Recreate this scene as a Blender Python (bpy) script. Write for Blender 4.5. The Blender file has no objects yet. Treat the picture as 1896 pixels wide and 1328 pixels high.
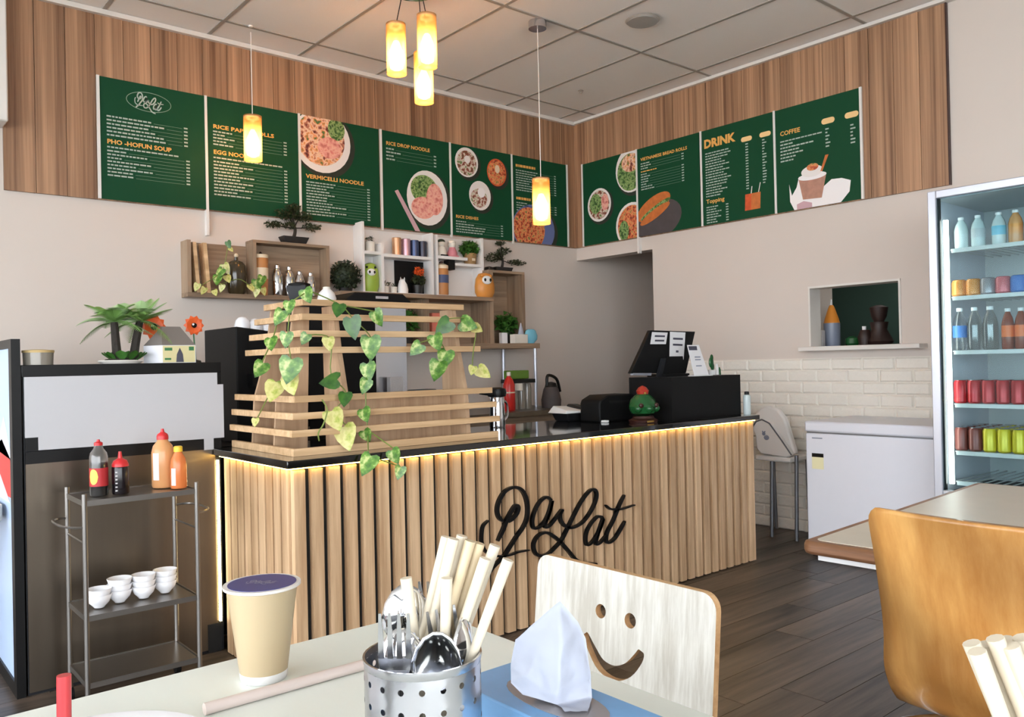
import bpy, bmesh, math, random
from mathutils import Vector, Matrix
random.seed(7)
S = bpy.context.scene
COL = S.collection
PI = math.pi

# ------------------------------------------------------------------ camera, sky, exposure
cd = bpy.data.cameras.new('camera'); cam = bpy.data.objects.new('camera', cd); COL.objects.link(cam)
cd.sensor_width = 36.0; cd.lens = 1531.45 / 1896 * 36.0; cd.clip_start = 0.02; cd.clip_end = 200
cam.matrix_world = Matrix(((0.76363557, 0.0127519, -0.64552158, -5.1015),
                           (-0.64528534, -0.01840988, -0.76371978, -5.1313),
                           (-0.02162285, 0.9997492, -0.00582982, 1.18),
                           (0, 0, 0, 1)))
S.camera = cam
w = bpy.data.worlds.new('world'); S.world = w; w.use_nodes = True
bg = w.node_tree.nodes['Background']; bg.inputs[0].default_value = (0.90, 0.95, 1.0, 1); bg.inputs[1].default_value = 7.5
S.view_settings.view_transform = 'Standard'; S.view_settings.look = 'None'
S.view_settings.exposure = 0.10; S.view_settings.gamma = 1.0; S.view_settings.use_curve_mapping = False

# ------------------------------------------------------------------ materials
def lin(c):
    return tuple(((x / 255) / 12.92 if x / 255 <= 0.04045 else ((x / 255 + 0.055) / 1.055) ** 2.4) for x in c) + (1,)
MATS = {}
def newmat(name):
    m = bpy.data.materials.new(name); m.use_nodes = True; MATS[name] = m
    return m, m.node_tree.nodes, m.node_tree.links, m.node_tree.nodes['Principled BSDF']
def mat(name, c, rough=0.5, metal=0.0, var=0.0, scale=18.0, bump=0.0, emit=0.0, spec=0.5, trans=0.0, coat=0.0, stretch=None):
    m, N, L, b = newmat(name)
    b.inputs['Base Color'].default_value = lin(c); b.inputs['Roughness'].default_value = rough
    b.inputs['Metallic'].default_value = metal; b.inputs['Specular IOR Level'].default_value = spec
    b.inputs['Transmission Weight'].default_value = trans; b.inputs['Coat Weight'].default_value = coat
    if emit:
        b.inputs['Emission Color'].default_value = lin(c); b.inputs['Emission Strength'].default_value = emit
    tc = N.new('ShaderNodeTexCoord'); mp = N.new('ShaderNodeMapping'); L.new(tc.outputs['Object'], mp.inputs[0])
    if stretch: mp.inputs['Scale'].default_value = stretch
    nz = N.new('ShaderNodeTexNoise'); nz.inputs['Scale'].default_value = scale; nz.inputs['Detail'].default_value = 4
    L.new(mp.outputs[0], nz.inputs['Vector'])
    v = max(var, 0.015)
    mx = N.new('ShaderNodeMix'); mx.data_type = 'RGBA'
    lc = lin(c)
    mx.inputs[6].default_value = tuple(x * (1 - v) for x in lc[:3]) + (1,)
    mx.inputs[7].default_value = tuple(min(1, x * (1 + v)) for x in lc[:3]) + (1,)
    L.new(nz.outputs[0], mx.inputs[0]); L.new(mx.outputs[2], b.inputs['Base Color'])
    if bump:
        bp = N.new('ShaderNodeBump'); bp.inputs['Strength'].default_value = bump; bp.inputs['Distance'].default_value = 0.01
        L.new(nz.outputs[0], bp.inputs['Height']); L.new(bp.outputs[0], b.inputs['Normal'])
    return m
def wood(name, c1, c2, axis=2, fine=60.0, rough=0.5, rand=0.18, long=0.06, rings=0.0, coat=0.0):
    m, N, L, b = newmat(name)
    b.inputs['Roughness'].default_value = rough; b.inputs['Coat Weight'].default_value = coat
    tc = N.new('ShaderNodeTexCoord'); oi = N.new('ShaderNodeObjectInfo')
    ml = N.new('ShaderNodeMath'); ml.operation = 'MULTIPLY'; ml.inputs[1].default_value = 37.0; L.new(oi.outputs['Random'], ml.inputs[0])
    ad = N.new('ShaderNodeVectorMath'); ad.operation = 'ADD'; L.new(tc.outputs['Object'], ad.inputs[0]); L.new(ml.outputs[0], ad.inputs[1])
    mp = N.new('ShaderNodeMapping'); sc = [1.0, 1.0, 1.0]; sc[axis] = long; mp.inputs['Scale'].default_value = sc
    L.new(ad.outputs[0], mp.inputs[0])
    nz = N.new('ShaderNodeTexNoise'); nz.inputs['Scale'].default_value = fine; nz.inputs['Detail'].default_value = 6; nz.inputs['Roughness'].default_value = 0.65
    L.new(mp.outputs[0], nz.inputs['Vector'])
    n2 = N.new('ShaderNodeTexNoise'); n2.inputs['Scale'].default_value = fine * 0.22; n2.inputs['Detail'].default_value = 3; n2.inputs['Distortion'].default_value = 0.6
    L.new(mp.outputs[0], n2.inputs['Vector'])
    av = N.new('ShaderNodeMath'); av.operation = 'ADD'; L.new(nz.outputs[0], av.inputs[0]); L.new(n2.outputs[0], av.inputs[1])
    rp = N.new('ShaderNodeValToRGB'); e = rp.color_ramp.elements
    e[0].position = 0.78 / 2; e[0].color = lin(c1); e[1].position = 1.25 / 2; e[1].color = lin(c2)
    hv = N.new('ShaderNodeMath'); hv.operation = 'MULTIPLY'; hv.inputs[1].default_value = 0.5; L.new(av.outputs[0], hv.inputs[0])
    L.new(hv.outputs[0], rp.inputs[0])
    src = rp.outputs[0]
    if rings:
        wv = N.new('ShaderNodeTexWave'); wv.inputs['Scale'].default_value = rings; wv.inputs['Distortion'].default_value = 5.0; wv.inputs['Detail'].default_value = 2
        wv.inputs['Detail Scale'].default_value = 0.6
        m2 = N.new('ShaderNodeMapping'); s2 = [1.0, 1.0, 1.0]; s2[axis] = 0.35; m2.inputs['Scale'].default_value = s2
        L.new(ad.outputs[0], m2.inputs[0]); L.new(m2.outputs[0], wv.inputs['Vector'])
        mw = N.new('ShaderNodeMix'); mw.data_type = 'RGBA'; mw.blend_type = 'MULTIPLY'; mw.inputs[0].default_value = 0.34
        L.new(src, mw.inputs[6]); L.new(wv.outputs[0], mw.inputs[7]); src = mw.outputs[2]
    if rand:
        mr = N.new('ShaderNodeMapRange'); mr.inputs[3].default_value = 1 - rand; mr.inputs[4].default_value = 1 + rand
        L.new(oi.outputs['Random'], mr.inputs[0])
        hs = N.new('ShaderNodeHueSaturation'); L.new(src, hs.inputs['Color']); L.new(mr.outputs[0], hs.inputs['Value']); src = hs.outputs[0]
    L.new(src, b.inputs['Base Color'])
    bp = N.new('ShaderNodeBump'); bp.inputs['Strength'].default_value = 0.08; bp.inputs['Distance'].default_value = 0.004
    L.new(nz.outputs[0], bp.inputs['Height']); L.new(bp.outputs[0], b.inputs['Normal'])
    return m
def patch(name, cols, scale=60.0, rough=0.6, kind='VORONOI', detail=3.0, emit=0.0):
    m, N, L, b = newmat(name); b.inputs['Roughness'].default_value = rough
    tc = N.new('ShaderNodeTexCoord')
    nz = N.new('ShaderNodeTexNoise'); nz.inputs['Scale'].default_value = scale; nz.inputs['Detail'].default_value = detail
    L.new(tc.outputs['Object'], nz.inputs['Vector'])
    rp = N.new('ShaderNodeValToRGB'); e = rp.color_ramp.elements; n = len(cols)
    while len(e) < n: e.new(0.5)
    for i, c in enumerate(cols):
        e[i].position = 0.33 + 0.34 * i / max(1, n - 1); e[i].color = lin(c)
    L.new(nz.outputs[0], rp.inputs[0]); L.new(rp.outputs[0], b.inputs['Base Color'])
    return m
def emis(name, c, s):
    m, N, L, b = newmat(name); e = N.new('ShaderNodeEmission'); e.inputs[0].default_value = lin(c); e.inputs[1].default_value = s
    L.new(e.outputs[0], N['Material Output'].inputs[0]); return m
def pane(name, tint=(255, 255, 255), gloss=0.12, rough=0.02, tr=0.0, trc=(255, 240, 215), ior=1.3):
    """thin glass: mostly clear, some mirror reflection, optional frosting"""
    m, N, L, b = newmat(name)
    t = N.new('ShaderNodeBsdfTransparent'); t.inputs[0].default_value = lin(tint)
    g = N.new('ShaderNodeBsdfGlossy'); g.inputs['Roughness'].default_value = rough
    fr = N.new('ShaderNodeFresnel'); fr.inputs[0].default_value = ior
    ad = N.new('ShaderNodeMath'); ad.operation = 'ADD'; ad.inputs[1].default_value = gloss; L.new(fr.outputs[0], ad.inputs[0])
    mx = N.new('ShaderNodeMixShader'); L.new(ad.outputs[0], mx.inputs[0]); L.new(t.outputs[0], mx.inputs[1]); L.new(g.outputs[0], mx.inputs[2])
    out = mx.outputs[0]
    if tr:
        d = N.new('ShaderNodeBsdfTranslucent'); d.inputs[0].default_value = lin(trc)
        m2 = N.new('ShaderNodeMixShader'); m2.inputs[0].default_value = tr; L.new(out, m2.inputs[1]); L.new(d.outputs[0], m2.inputs[2]); out = m2.outputs[0]
    L.new(out, N['Material Output'].inputs[0]); return m

mat('paint', (212, 201, 192), 0.75, var=0.02, scale=3)
mat('ceiling', (247, 243, 238), 0.9, var=0.02, scale=180, bump=0.15)
mat('grille', (168, 166, 162), 0.7, var=0.1, scale=300); mat('gridbar', (164, 158, 150), 0.6)
mat('trimwhite', (222, 217, 211), 0.5)
mat('rail', (225, 222, 218), 0.4)
mat('brickfoam', (234, 229, 219), 0.6, var=0.03, scale=40, bump=0.6)
mat('joint', (228, 222, 212), 0.8)
wood('cladwood', (116, 82, 58), (190, 148, 114), 2, 48, 0.5, 0.07, 0.012)
wood('floorwood', (38, 31, 27), (104, 90, 79), 0, 26, 0.38, 0.20, 0.07)
wood('slatwood', (174, 138, 102), (222, 188, 150), 2, 40, 0.5, 0.07, 0.05)
wood('trelliswood', (190, 152, 110), (226, 192, 150), 0, 40, 0.5, 0.06, 0.05)
wood('postwood', (166, 134, 104), (200, 168, 136), 2, 40, 0.5, 0.06, 0.05)
wood('shelfwood', (122, 100, 80), (164, 140, 116), 0, 45, 0.55, 0.08, 0.05)
wood('shelfwoodv', (122, 100, 80), (164, 140, 116), 2, 45, 0.55, 0.08, 0.05)
wood('plywhite', (188, 183, 172), (222, 220, 213), 2, 120, 0.45, 0.0, 0.03)
wood('plyedge', (170, 130, 88), (206, 168, 124), 1, 60, 0.5, 0.0, 0.05)
wood('orangeply', (186, 126, 62), (222, 168, 98), 2, 30, 0.35, 0.0, 0.12, rings=5.0, coat=0.2)
wood('tableedge', (122, 84, 58), (166, 118, 84), 1, 50, 0.4, 0.0, 0.05)
mat('board', (14, 68, 42), 0.6, var=0.05, scale=4, spec=0.2)
mat('print_gold', (226, 170, 88), 0.5); mat('print_white', (168, 184, 174), 0.5); mat('print_dim', (120, 150, 132), 0.5)
mat('print_pill', (240, 200, 140), 0.5); mat('print_plate', (232, 226, 222), 0.5); mat('print_shadow', (34, 40, 30), 0.6)
patch('food_noodle', [(96, 40, 36), (196, 120, 92), (236, 206, 176), (232, 150, 96), (84, 110, 60)], 26)
patch('food_meat', [(220, 130, 120), (236, 182, 160), (226, 150, 140), (196, 110, 96)], 34)
patch('food_green', [(40, 70, 32), (78, 116, 52), (150, 176, 110), (40, 70, 30)], 40)
patch('food_red', [(96, 34, 24), (196, 88, 52), (230, 150, 96), (120, 120, 60)], 40)
patch('food_soup', [(96, 78, 44), (140, 60, 44), (226, 214, 196), (100, 120, 60)], 36)
mat('print_bun', (196, 110, 52), 0.5, var=0.35, scale=30); mat('print_stone', (74, 68, 70), 0.6, var=0.2)
mat('print_blue', (98, 112, 160), 0.5); mat('print_pink', (196, 160, 168), 0.5); mat('print_milk', (240, 236, 236), 0.5)
mat('print_shake', (176, 130, 112), 0.5, var=0.3, scale=30); mat('print_tea', (206, 84, 40), 0.5, var=0.4, scale=30)
mat('black', (9, 9, 10), 0.4, spec=0.3); mat('blackmatte', (11, 11, 12), 0.6, spec=0.25); mat('blackgloss', (12, 11, 11), 0.09, spec=0.6, coat=0.3)
mat('charcoal', (28, 29, 33), 0.5, spec=0.35)
mat('cavity', (8, 7, 6), 0.8)
mat('white', (236, 236, 236), 0.35); mat('whitesoft', (240, 240, 243), 0.7); mat('offwhite', (224, 219, 208), 0.5)
mat('panelwhite', (192, 192, 196), 0.4)
mat('applwhite', (214, 216, 226), 0.3); mat('melamine', (226, 224, 222), 0.4, var=0.02, scale=60)
mat('steel', (196, 197, 202), 0.24, 1.0, var=0.04, scale=40); mat('chrome', (226, 228, 232), 0.08, 1.0)
mat('brushed', (122, 112, 100), 0.30, 1.0, var=0.22, scale=5, stretch=(2.5, 1, 0.12), bump=0.10)
mat('rackmetal', (142, 138, 134), 0.3, 0.9)
mat('alu', (206, 210, 222), 0.3, 0.6)
mat('tabletop', (236, 241, 234), 0.3, var=0.06, scale=14, stretch=(1, 0.25, 1))
mat('tabletop2', (216, 208, 192), 0.3, var=0.06, scale=14)
mat('bamboo', (216, 205, 184), 0.45, var=0.04); mat('bamboo2', (204, 186, 154), 0.45, var=0.04)
mat('cupbeige', (186, 167, 134), 0.4, var=0.03, scale=6); mat('sealblue', (62, 64, 122), 0.45)
mat('straw', (214, 198, 190), 0.4); mat('redplastic', (196, 62, 66), 0.3); mat('redcap', (206, 44, 48), 0.35)
mat('tissue', (176, 181, 196), 0.8); mat('tissueblue', (116, 166, 214), 0.35, var=0.3, scale=12); mat('slot', (148, 144, 148), 0.25)
mat('china', (238, 238, 242), 0.18)
mat('soy', (24, 18, 22), 0.2); mat('clearpl', (226, 228, 228), 0.2); mat('labelyellow', (230, 214, 92), 0.5); mat('labelred', (184, 42, 48), 0.5)
mat('orangesauce', (216, 156, 104), 0.25, var=0.1); mat('orangesauce2', (216, 122, 66), 0.25, var=0.1); mat('yellowcap', (236, 200, 60), 0.35)
mat('labelwhite', (232, 230, 232), 0.5)
patch('leaf', [(46, 84, 28), (70, 114, 38), (98, 142, 52), (188, 198, 128)], 2.6, 0.3); patch('leafdark', [(34, 70, 26), (50, 92, 34), (66, 108, 40)], 2.6, 0.3)
patch('leafpale', [(104, 136, 52), (176, 180, 88), (206, 200, 132), (190, 182, 110)], 2.4, 0.35); mat('stem', (120, 134, 64), 0.5)
mat('darkleaf', (34, 46, 26), 0.6, var=0.4, scale=60); mat('bonsaileaf', (48, 58, 32), 0.6, var=0.4, scale=60)
mat('grassleaf', (54, 104, 34), 0.55, var=0.4, scale=60); mat('palm', (118, 158, 82), 0.55, var=0.3, scale=40); mat('palmpale', (156, 188, 132), 0.55, var=0.2)
mat('bark', (44, 38, 32), 0.8, var=0.4, scale=60, bump=0.5); mat('darkpot', (28, 26, 26), 0.45)
mat('flowerorange', (222, 92, 36), 0.45, var=0.1); mat('sand', (196, 170, 118), 0.7)
mat('boxwhite', (230, 230, 238), 0.5); mat('boxcream', (216, 206, 156), 0.5); mat('boxroof', (120, 112, 106), 0.5); mat('boxgreen', (52, 116, 70), 0.5)
mat('jarglass', (140, 134, 124), 0.15, spec=0.7); mat('vasebrown', (62, 52, 34), 0.15, spec=0.7, var=0.3)
mat('toffee', (186, 128, 76), 0.5, var=0.1); mat('cream', (226, 208, 180), 0.6); mat('pandagreen', (150, 178, 66), 0.4); mat('slothorange', (206, 138, 62), 0.4)
mat('pinkpot', (206, 130, 140), 0.5); mat('denim', (70, 82, 118), 0.6); mat('kraft', (150, 118, 76), 0.7)
for i, c in enumerate([(206, 160, 124), (196, 160, 172), (70, 84, 120), (60, 62, 76)]): mat('tin%d' % i, c, 0.25, 0.5)
mat('cola', (190, 40, 34), 0.3); mat('greenpack', (92, 128, 40), 0.5, var=0.3); mat('coral', (214, 120, 100), 0.5)
mat('paper', (232, 231, 233), 0.7); mat('ink', (70, 70, 84), 0.7); mat('tealbox', (34, 58, 66), 0.5); mat('speckle', (190, 186, 186), 0.5, var=0.2, scale=200)
mat('figgreen', (28, 84, 42), 0.25, var=0.4, scale=30); mat('figred', (170, 50, 34), 0.35); mat('darkwood', (58, 30, 24), 0.4); mat('brass', (176, 140, 72), 0.35, 0.6)
mat('kitchengreen', (62, 88, 78), 0.7); mat('bottlegrey', (132, 140, 158), 0.35); mat('nozzleorange', (214, 134, 44), 0.4); mat('darkbrown', (48, 30, 26), 0.5, var=0.4)
mat('fridgein', (186, 192, 194), 0.4); mat('fridgeshelf', (206, 208, 206), 0.35)
mat('canred', (176, 32, 40), 0.28, 0.25, var=0.2, scale=30); mat('canbrown', (120, 62, 54), 0.3, 0.2, var=0.3, scale=40); mat('canyellow', (214, 196, 52), 0.3, 0.2, var=0.1)
mat('canpink', (206, 110, 116), 0.3, 0.2, var=0.3, scale=40); mat('canorange', (214, 142, 70), 0.3, 0.2, var=0.3, scale=40); mat('cangrey', (150, 146, 150), 0.3, 0.4)
mat('teabottle', (130, 62, 40), 0.2); mat('tealabel', (226, 110, 42), 0.4); mat('waterbottle', (200, 212, 212), 0.15); mat('bluelabel', (70, 120, 190), 0.4); mat('cyan', (120, 190, 214), 0.4)
mat('posterblue', (186, 208, 240), 0.35, var=0.06, scale=3); mat('posterwhite', (226, 232, 244), 0.4); mat('posterred', (206, 44, 40), 0.4, var=0.2, scale=8); mat('ledge', (206, 200, 186), 0.4)
mat('seatgrey', (120, 122, 128), 0.4, 0.5); mat('hcseat', (222, 218, 214), 0.45)
mat('energy', (226, 220, 180), 0.5); mat('bounce_ground', (226, 224, 219), 0.9)
emis('led', (255, 214, 116), 20.0); emis('ledv', (255, 232, 170), 24.0); emis('bulb', (255, 218, 160), 34.0); emis('fridgeled', (255, 252, 240), 9.0)
pane('fridgeglass', (236, 246, 248), 0.0, 0.03, ior=1.14)
pane('lampglass', (255, 244, 226), 0.04, 0.15, tr=0.34, trc=(255, 206, 140))
pane('clearglass', (236, 240, 240), 0.08, 0.05)
pane('bottleclear', (232, 234, 232), 0.10, 0.08, tr=0.25, trc=(235, 235, 235))

# ------------------------------------------------------------------ builders
ORG = {}
def link(o): COL.objects.link(o); return o
def tag(o, label=None, cat=None, group=None, kind=None):
    if label: o['label'] = label
    if cat: o['category'] = cat
    if group: o['group'] = group
    if kind: o['kind'] = kind
    return o
def thing(name, label, cat, loc, rz=0.0, group=None):
    o = link(bpy.data.objects.new(name, None)); o.location = loc; o.rotation_euler = (0, 0, rz); o.empty_display_size = 0.05
    ORG[o.name] = Vector(loc); return tag(o, label, cat, group)
def V(*a): return Vector(a)
class M:
    def __init__(s): s.v = []; s.f = []
    def add(s, vs, fs):
        n = len(s.v); s.v += [tuple(p) for p in vs]; s.f += [tuple(i + n for i in f) for f in fs]; return s
    def box(s, x0, x1, y0, y1, z0, z1):
        return s.hexa([(x0, y0, z0), (x1, y0, z0), (x1, y1, z0), (x0, y1, z0), (x0, y0, z1), (x1, y0, z1), (x1, y1, z1), (x0, y1, z1)])
    def hexa(s, p):
        return s.add(p, [(3, 2, 1, 0), (4, 5, 6, 7), (0, 1, 5, 4), (1, 2, 6, 5), (2, 3, 7, 6), (3, 0, 4, 7)])
    def cyl(s, p0, p1, r0, r1=None, n=14, caps=True):
        p0, p1 = Vector(p0), Vector(p1); r1 = r0 if r1 is None else r1; d = (p1 - p0).normalized()
        a = d.orthogonal().normalized(); b = d.cross(a); vs = []
        for p, r in ((p0, r0), (p1, r1)):
            for i in range(n): t = 2 * PI * i / n; vs.append(p + (a * math.cos(t) + b * math.sin(t)) * r)
        fs = [(i, (i + 1) % n, n + (i + 1) % n, n + i) for i in range(n)]
        if caps: fs += [tuple(range(n - 1, -1, -1)), tuple(range(n, 2 * n))]
        return s.add(vs, fs)
    def lathe(s, prof, c=(0, 0, 0), n=20, sx=1.0, sy=1.0):
        vs = []; fs = []; k = len(prof)
        for r, z in prof:
            for i in range(n): t = 2 * PI * i / n; vs.append((c[0] + r * sx * math.cos(t), c[1] + r * sy * math.sin(t), c[2] + z))
        for j in range(k - 1):
            for i in range(n): fs.append((j * n + i, j * n + (i + 1) % n, (j + 1) * n + (i + 1) % n, (j + 1) * n + i))
        if prof[0][0] > 1e-5: fs.append(tuple(range(n - 1, -1, -1)))
        if prof[-1][0] > 1e-5: fs.append(tuple(range((k - 1) * n, k * n)))
        return s.add(vs, fs)
    def ball(s, c, r, n=12, k=8, sx=1, sy=1, sz=1):
        return s.lathe([(max(1e-6, r * math.sin(PI * j / k)), -r * sz * math.cos(PI * j / k)) for j in range(k + 1)], c, n, sx, sy)
    def tube(s, path, r, n=8, caps=True):
        P = [Vector(p) for p in path]; vs = []; a = None
        for i, p in enumerate(P):
            d = (P[min(i + 1, len(P) - 1)] - P[max(i - 1, 0)]).normalized()
            a = d.orthogonal().normalized() if a is None else (a - d * a.dot(d)).normalized()
            b = d.cross(a); rr = r[i] if isinstance(r, (list, tuple)) else r
            for j in range(n): t = 2 * PI * j / n; vs.append(p + (a * math.cos(t) + b * math.sin(t)) * rr)
        fs = [(i * n + j, i * n + (j + 1) % n, (i + 1) * n + (j + 1) % n, (i + 1) * n + j) for i in range(len(P) - 1) for j in range(n)]
        if caps: fs += [tuple(range(n - 1, -1, -1)), tuple(range((len(P) - 1) * n, len(P) * n))]
        return s.add(vs, fs)
    def prism(s, poly, ext):
        n = len(poly); e = Vector(ext); P = [Vector(p) for p in poly]
        return s.add(P + [p + e for p in P], [tuple(range(n - 1, -1, -1)), tuple(range(n, 2 * n))] + [(i, (i + 1) % n, n + (i + 1) % n, n + i) for i in range(n)])
    def poly(s, pts): return s.add(pts, [tuple(range(len(pts)))])
    def mesh(s, off=(0, 0, 0), name='mesh'):
        off = Vector(off); me = bpy.data.meshes.new(name); me.from_pydata([tuple(Vector(p) - off) for p in s.v], [], s.f); me.validate(); return me
    def done(s, name, m, par=None, label=None, cat=None, group=None, kind=None, local=False, smooth=True, bev=0.0, ang=38, solid=0.0):
        if par is not None: off = V(0, 0, 0) if local else ORG[par.name]
        else:
            xs = [p[0] for p in s.v]; ys = [p[1] for p in s.v]; zs = [p[2] for p in s.v]
            off = V((min(xs) + max(xs)) / 2, (min(ys) + max(ys)) / 2, min(zs))
        me = s.mesh(off, name); me.materials.append(MATS[m])
        if getattr(s, 'weld', False):
            bmm = bmesh.new(); bmm.from_mesh(me); bmesh.ops.remove_doubles(bmm, verts=bmm.verts, dist=1e-5); bmm.to_mesh(me); bmm.free()
        o = link(bpy.data.objects.new(name, me))
        if par is not None: o.parent = par; ORG[o.name] = off
        else: o.location = off; ORG[o.name] = off
        if smooth:
            me.shade_smooth(); me.set_sharp_from_angle(angle=math.radians(ang))
        if solid: md = o.modifiers.new('solid', 'SOLIDIFY'); md.thickness = solid; md.offset = 0
        if bev: md = o.modifiers.new('bevel', 'BEVEL'); md.width = bev; md.segments = 2; md.limit_method = 'ANGLE'; md.angle_limit = 0.7
        return tag(o, label, cat, group, kind)
def inst(name, me, loc, par=None, **k):
    o = link(bpy.data.objects.new(name, me)); l = Vector(loc)
    if par is not None: o.parent = par; o.location = l - ORG[par.name]
    else: o.location = l
    ORG[o.name] = l; return tag(o, **k)
def boxmesh(name, sx, sy, sz, m, ch=0.0):
    """box with the base centre at origin, optional chamfer of the faces looking to -y / up"""
    b = M()
    if ch:
        c = ch; b.hexa([(-sx/2+c, -sy/2, c), (sx/2-c, -sy/2, c), (sx/2, sy/2, 0), (-sx/2, sy/2, 0), (-sx/2+c, -sy/2, sz-c), (sx/2-c, -sy/2, sz-c), (sx/2, sy/2, sz), (-sx/2, sy/2, sz)])
    else: b.box(-sx/2, sx/2, -sy/2, sy/2, 0, sz)
    me = b.mesh((0, 0, 0), name); me.materials.append(MATS[m]); return me
def textmesh(txt, size, bold=0.0):
    c = bpy.data.curves.new('text', 'FONT'); c.body = txt; c.size = size; c.offset = bold; c.resolution_u = 2
    o = bpy.data.objects.new('text', c); COL.objects.link(o)
    me = bpy.data.meshes.new_from_object(o); r = ([v.co.copy() for v in me.vertices], [tuple(p.vertices) for p in me.polygons])
    bpy.data.objects.remove(o); bpy.data.curves.remove(c); bpy.data.meshes.remove(me); return r
def fillmesh(loops, depth, res=1):
    """2D loops (outer + holes) -> filled extruded shape in xy, thickness 2*depth around z=0"""
    c = bpy.data.curves.new('fill', 'CURVE'); c.dimensions = '2D'; c.fill_mode = 'BOTH'; c.extrude = depth
    for l in loops:
        sp = c.splines.new('POLY'); sp.points.add(len(l) - 1); sp.use_cyclic_u = True
        for p, q in zip(sp.points, l): p.co = (q[0], q[1], 0, 1)
    o = bpy.data.objects.new('fill', c); COL.objects.link(o)
    me = bpy.data.meshes.new_from_object(o); r = ([v.co.copy() for v in me.vertices], [tuple(p.vertices) for p in me.polygons])
    bpy.data.objects.remove(o); bpy.data.curves.remove(c); bpy.data.meshes.remove(me); return r
def spline(pts, k=5):
    P = [Vector(p) for p in pts]; out = []
    for i in range(len(P) - 1):
        a, b, c, d = P[max(i-1, 0)], P[i], P[i+1], P[min(i+2, len(P)-1)]
        for j in range(k):
            t = j / k; out.append(0.5 * ((2*b) + (c-a)*t + (2*a-5*b+4*c-d)*t*t + (3*b-a-3*c+d)*t**3))
    out.append(P[-1]); return out
def struct(o): o['kind'] = 'structure'; return o

ZC = 3.256          # ceiling height
# ================================================================== SETTING
floor = struct(M().box(-9.32, 2.2, -9.32, 0.2, -0.06, -0.006).done('floor', 'cavity', smooth=False))
plk = {}
for r in range(31):
    y = -0.05 - r * 0.18 - 0.09; off = random.uniform(0, 1.2); x = -5.6 - off
    while x < 1.4:
        a, b_ = max(x, -5.9), min(x + 1.2, 1.7)
        if b_ - a > 0.05 and (y > -5.2):
            L_ = round(b_ - a, 2)
            if L_ not in plk: plk[L_] = boxmesh('plank', L_ - 0.003, 0.1775, 0.012, 'floorwood')
            inst('plank', plk[L_], ((a + b_) / 2, y, -0.012), floor)
        x += 1.2
struct(M().box(-40, 20, -40, -9.32, -0.10, -0.07).box(-40, -9.32, -9.32, 20, -0.10, -0.07).done('bounce_ground', 'bounce_ground', smooth=False))  # unseen ground added outside, kept pale to bounce daylight onto the ceiling
# walls
wl = struct(M().box(-9.2, 2.0, 0.0, 0.15, 0, ZC).done('wall_left', 'paint', smooth=False))
wr = M()
wr.box(0, 0.13, -0.851, 0.0, 2.062, ZC)                # header above the passage
wr.box(0, 0.13, -2.19, -0.851, 0, ZC)
wr.box(0, 0.13, -2.795, -2.19, 0, 1.246); wr.box(0, 0.13, -2.795, -2.19, 1.638, ZC)
wr.box(0, 0.13, -9.2, -2.795, 0, ZC)
wr = struct(wr.done('wall_right', 'paint', smooth=False))
hall = struct(M().box(1.55, 1.68, -1.0, 0.0, 0, ZC).box(0.13, 1.68, -1.08, -0.98, 0, ZC).box(0.13, 1.68, -1.0, 0, 2.6, 2.7).done('wall_passage', 'paint', smooth=False))
kit = struct(M().box(1.5, 1.6, -3.6, -1.08, 0, 2.7).box(0.13, 1.5, -3.7, -3.6, 0, 2.7).box(0.13, 1.6, -3.7, -1.08, 2.6, 2.7).done('wall_kitchen', 'kitchengreen', smooth=False))
struct(M().box(0.131, 0.6, -2.03, -1.98, 0, 2.6).done('wall_kitchen_nib', 'paint', smooth=False))
# shop front: open glazing on the street side and round the corner beside the camera
WX, WY, WS = -9.2, -9.2, -3.6
struct(M().box(WS, 0.13, WY - 0.12, WY, 0, ZC).done('wall_light_block', 'paint', smooth=False))  # unseen wall stretch, its length set to cut daylight at the corner
sf = M(); sf.box(WX, WS, WY - 0.12, WY, 2.95, ZC); sf.box(WX, WS, WY - 0.12, WY, 0, 0.10)
for x in (WX + 0.04, -7.4, -5.6, WS - 0.04): sf.box(x - 0.04, x + 0.04, WY - 0.10, WY - 0.02, 0.10, 2.95)
struct(sf.done('window_1', 'charcoal', smooth=False))
sf = M(); sf.box(WX - 0.12, WX, WY, 0.15, 2.95, ZC); sf.box(WX - 0.12, WX, WY, 0.15, 0, 0.10)
for y in (-7.0, -4.7, -2.4, -0.04): sf.box(WX - 0.10, WX - 0.02, y - 0.04, y + 0.04, 0.10, 2.95)
struct(sf.done('window_2', 'charcoal', smooth=False))
# ceiling with lay-in tiles
ceil = struct(M().box(-9.32, 2.0, -9.32, 0.15, ZC + 0.025, ZC + 0.12).done('ceiling', 'gridbar', smooth=False))
xs = [0.0] + [-0.215 - 0.598 * i for i in range(16)]
ys = [0.0, -0.30] + [-0.30 - 1.172 * (i + 1) for i in range(8)]
tiles = {}
for i in range(len(xs) - 1):
    for j in range(len(ys) - 1):
        a, b_, c, d = xs[i + 1] + 0.009, xs[i] - 0.009, ys[j + 1] + 0.009, ys[j] - 0.009
        k = (round(b_ - a, 3), round(d - c, 3))
        if k not in tiles: tiles[k] = boxmesh('ceiling_tile', k[0], k[1], 0.02, 'ceiling')
        inst('ceiling_tile', tiles[k], ((a + b_) / 2, (c + d) / 2, ZC + 0.004), ceil)
for x in xs[1:]: M().box(x - 0.011, x + 0.011, -9.2, 0, ZC, ZC + 0.02).done('grid_bar', 'gridbar', ceil, smooth=False)
for y in ys[1:]: M().box(-9.2, 0, y - 0.011, y + 0.011, ZC - 0.0005, ZC + 0.02).done('grid_bar', 'gridbar', ceil, smooth=False)
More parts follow.
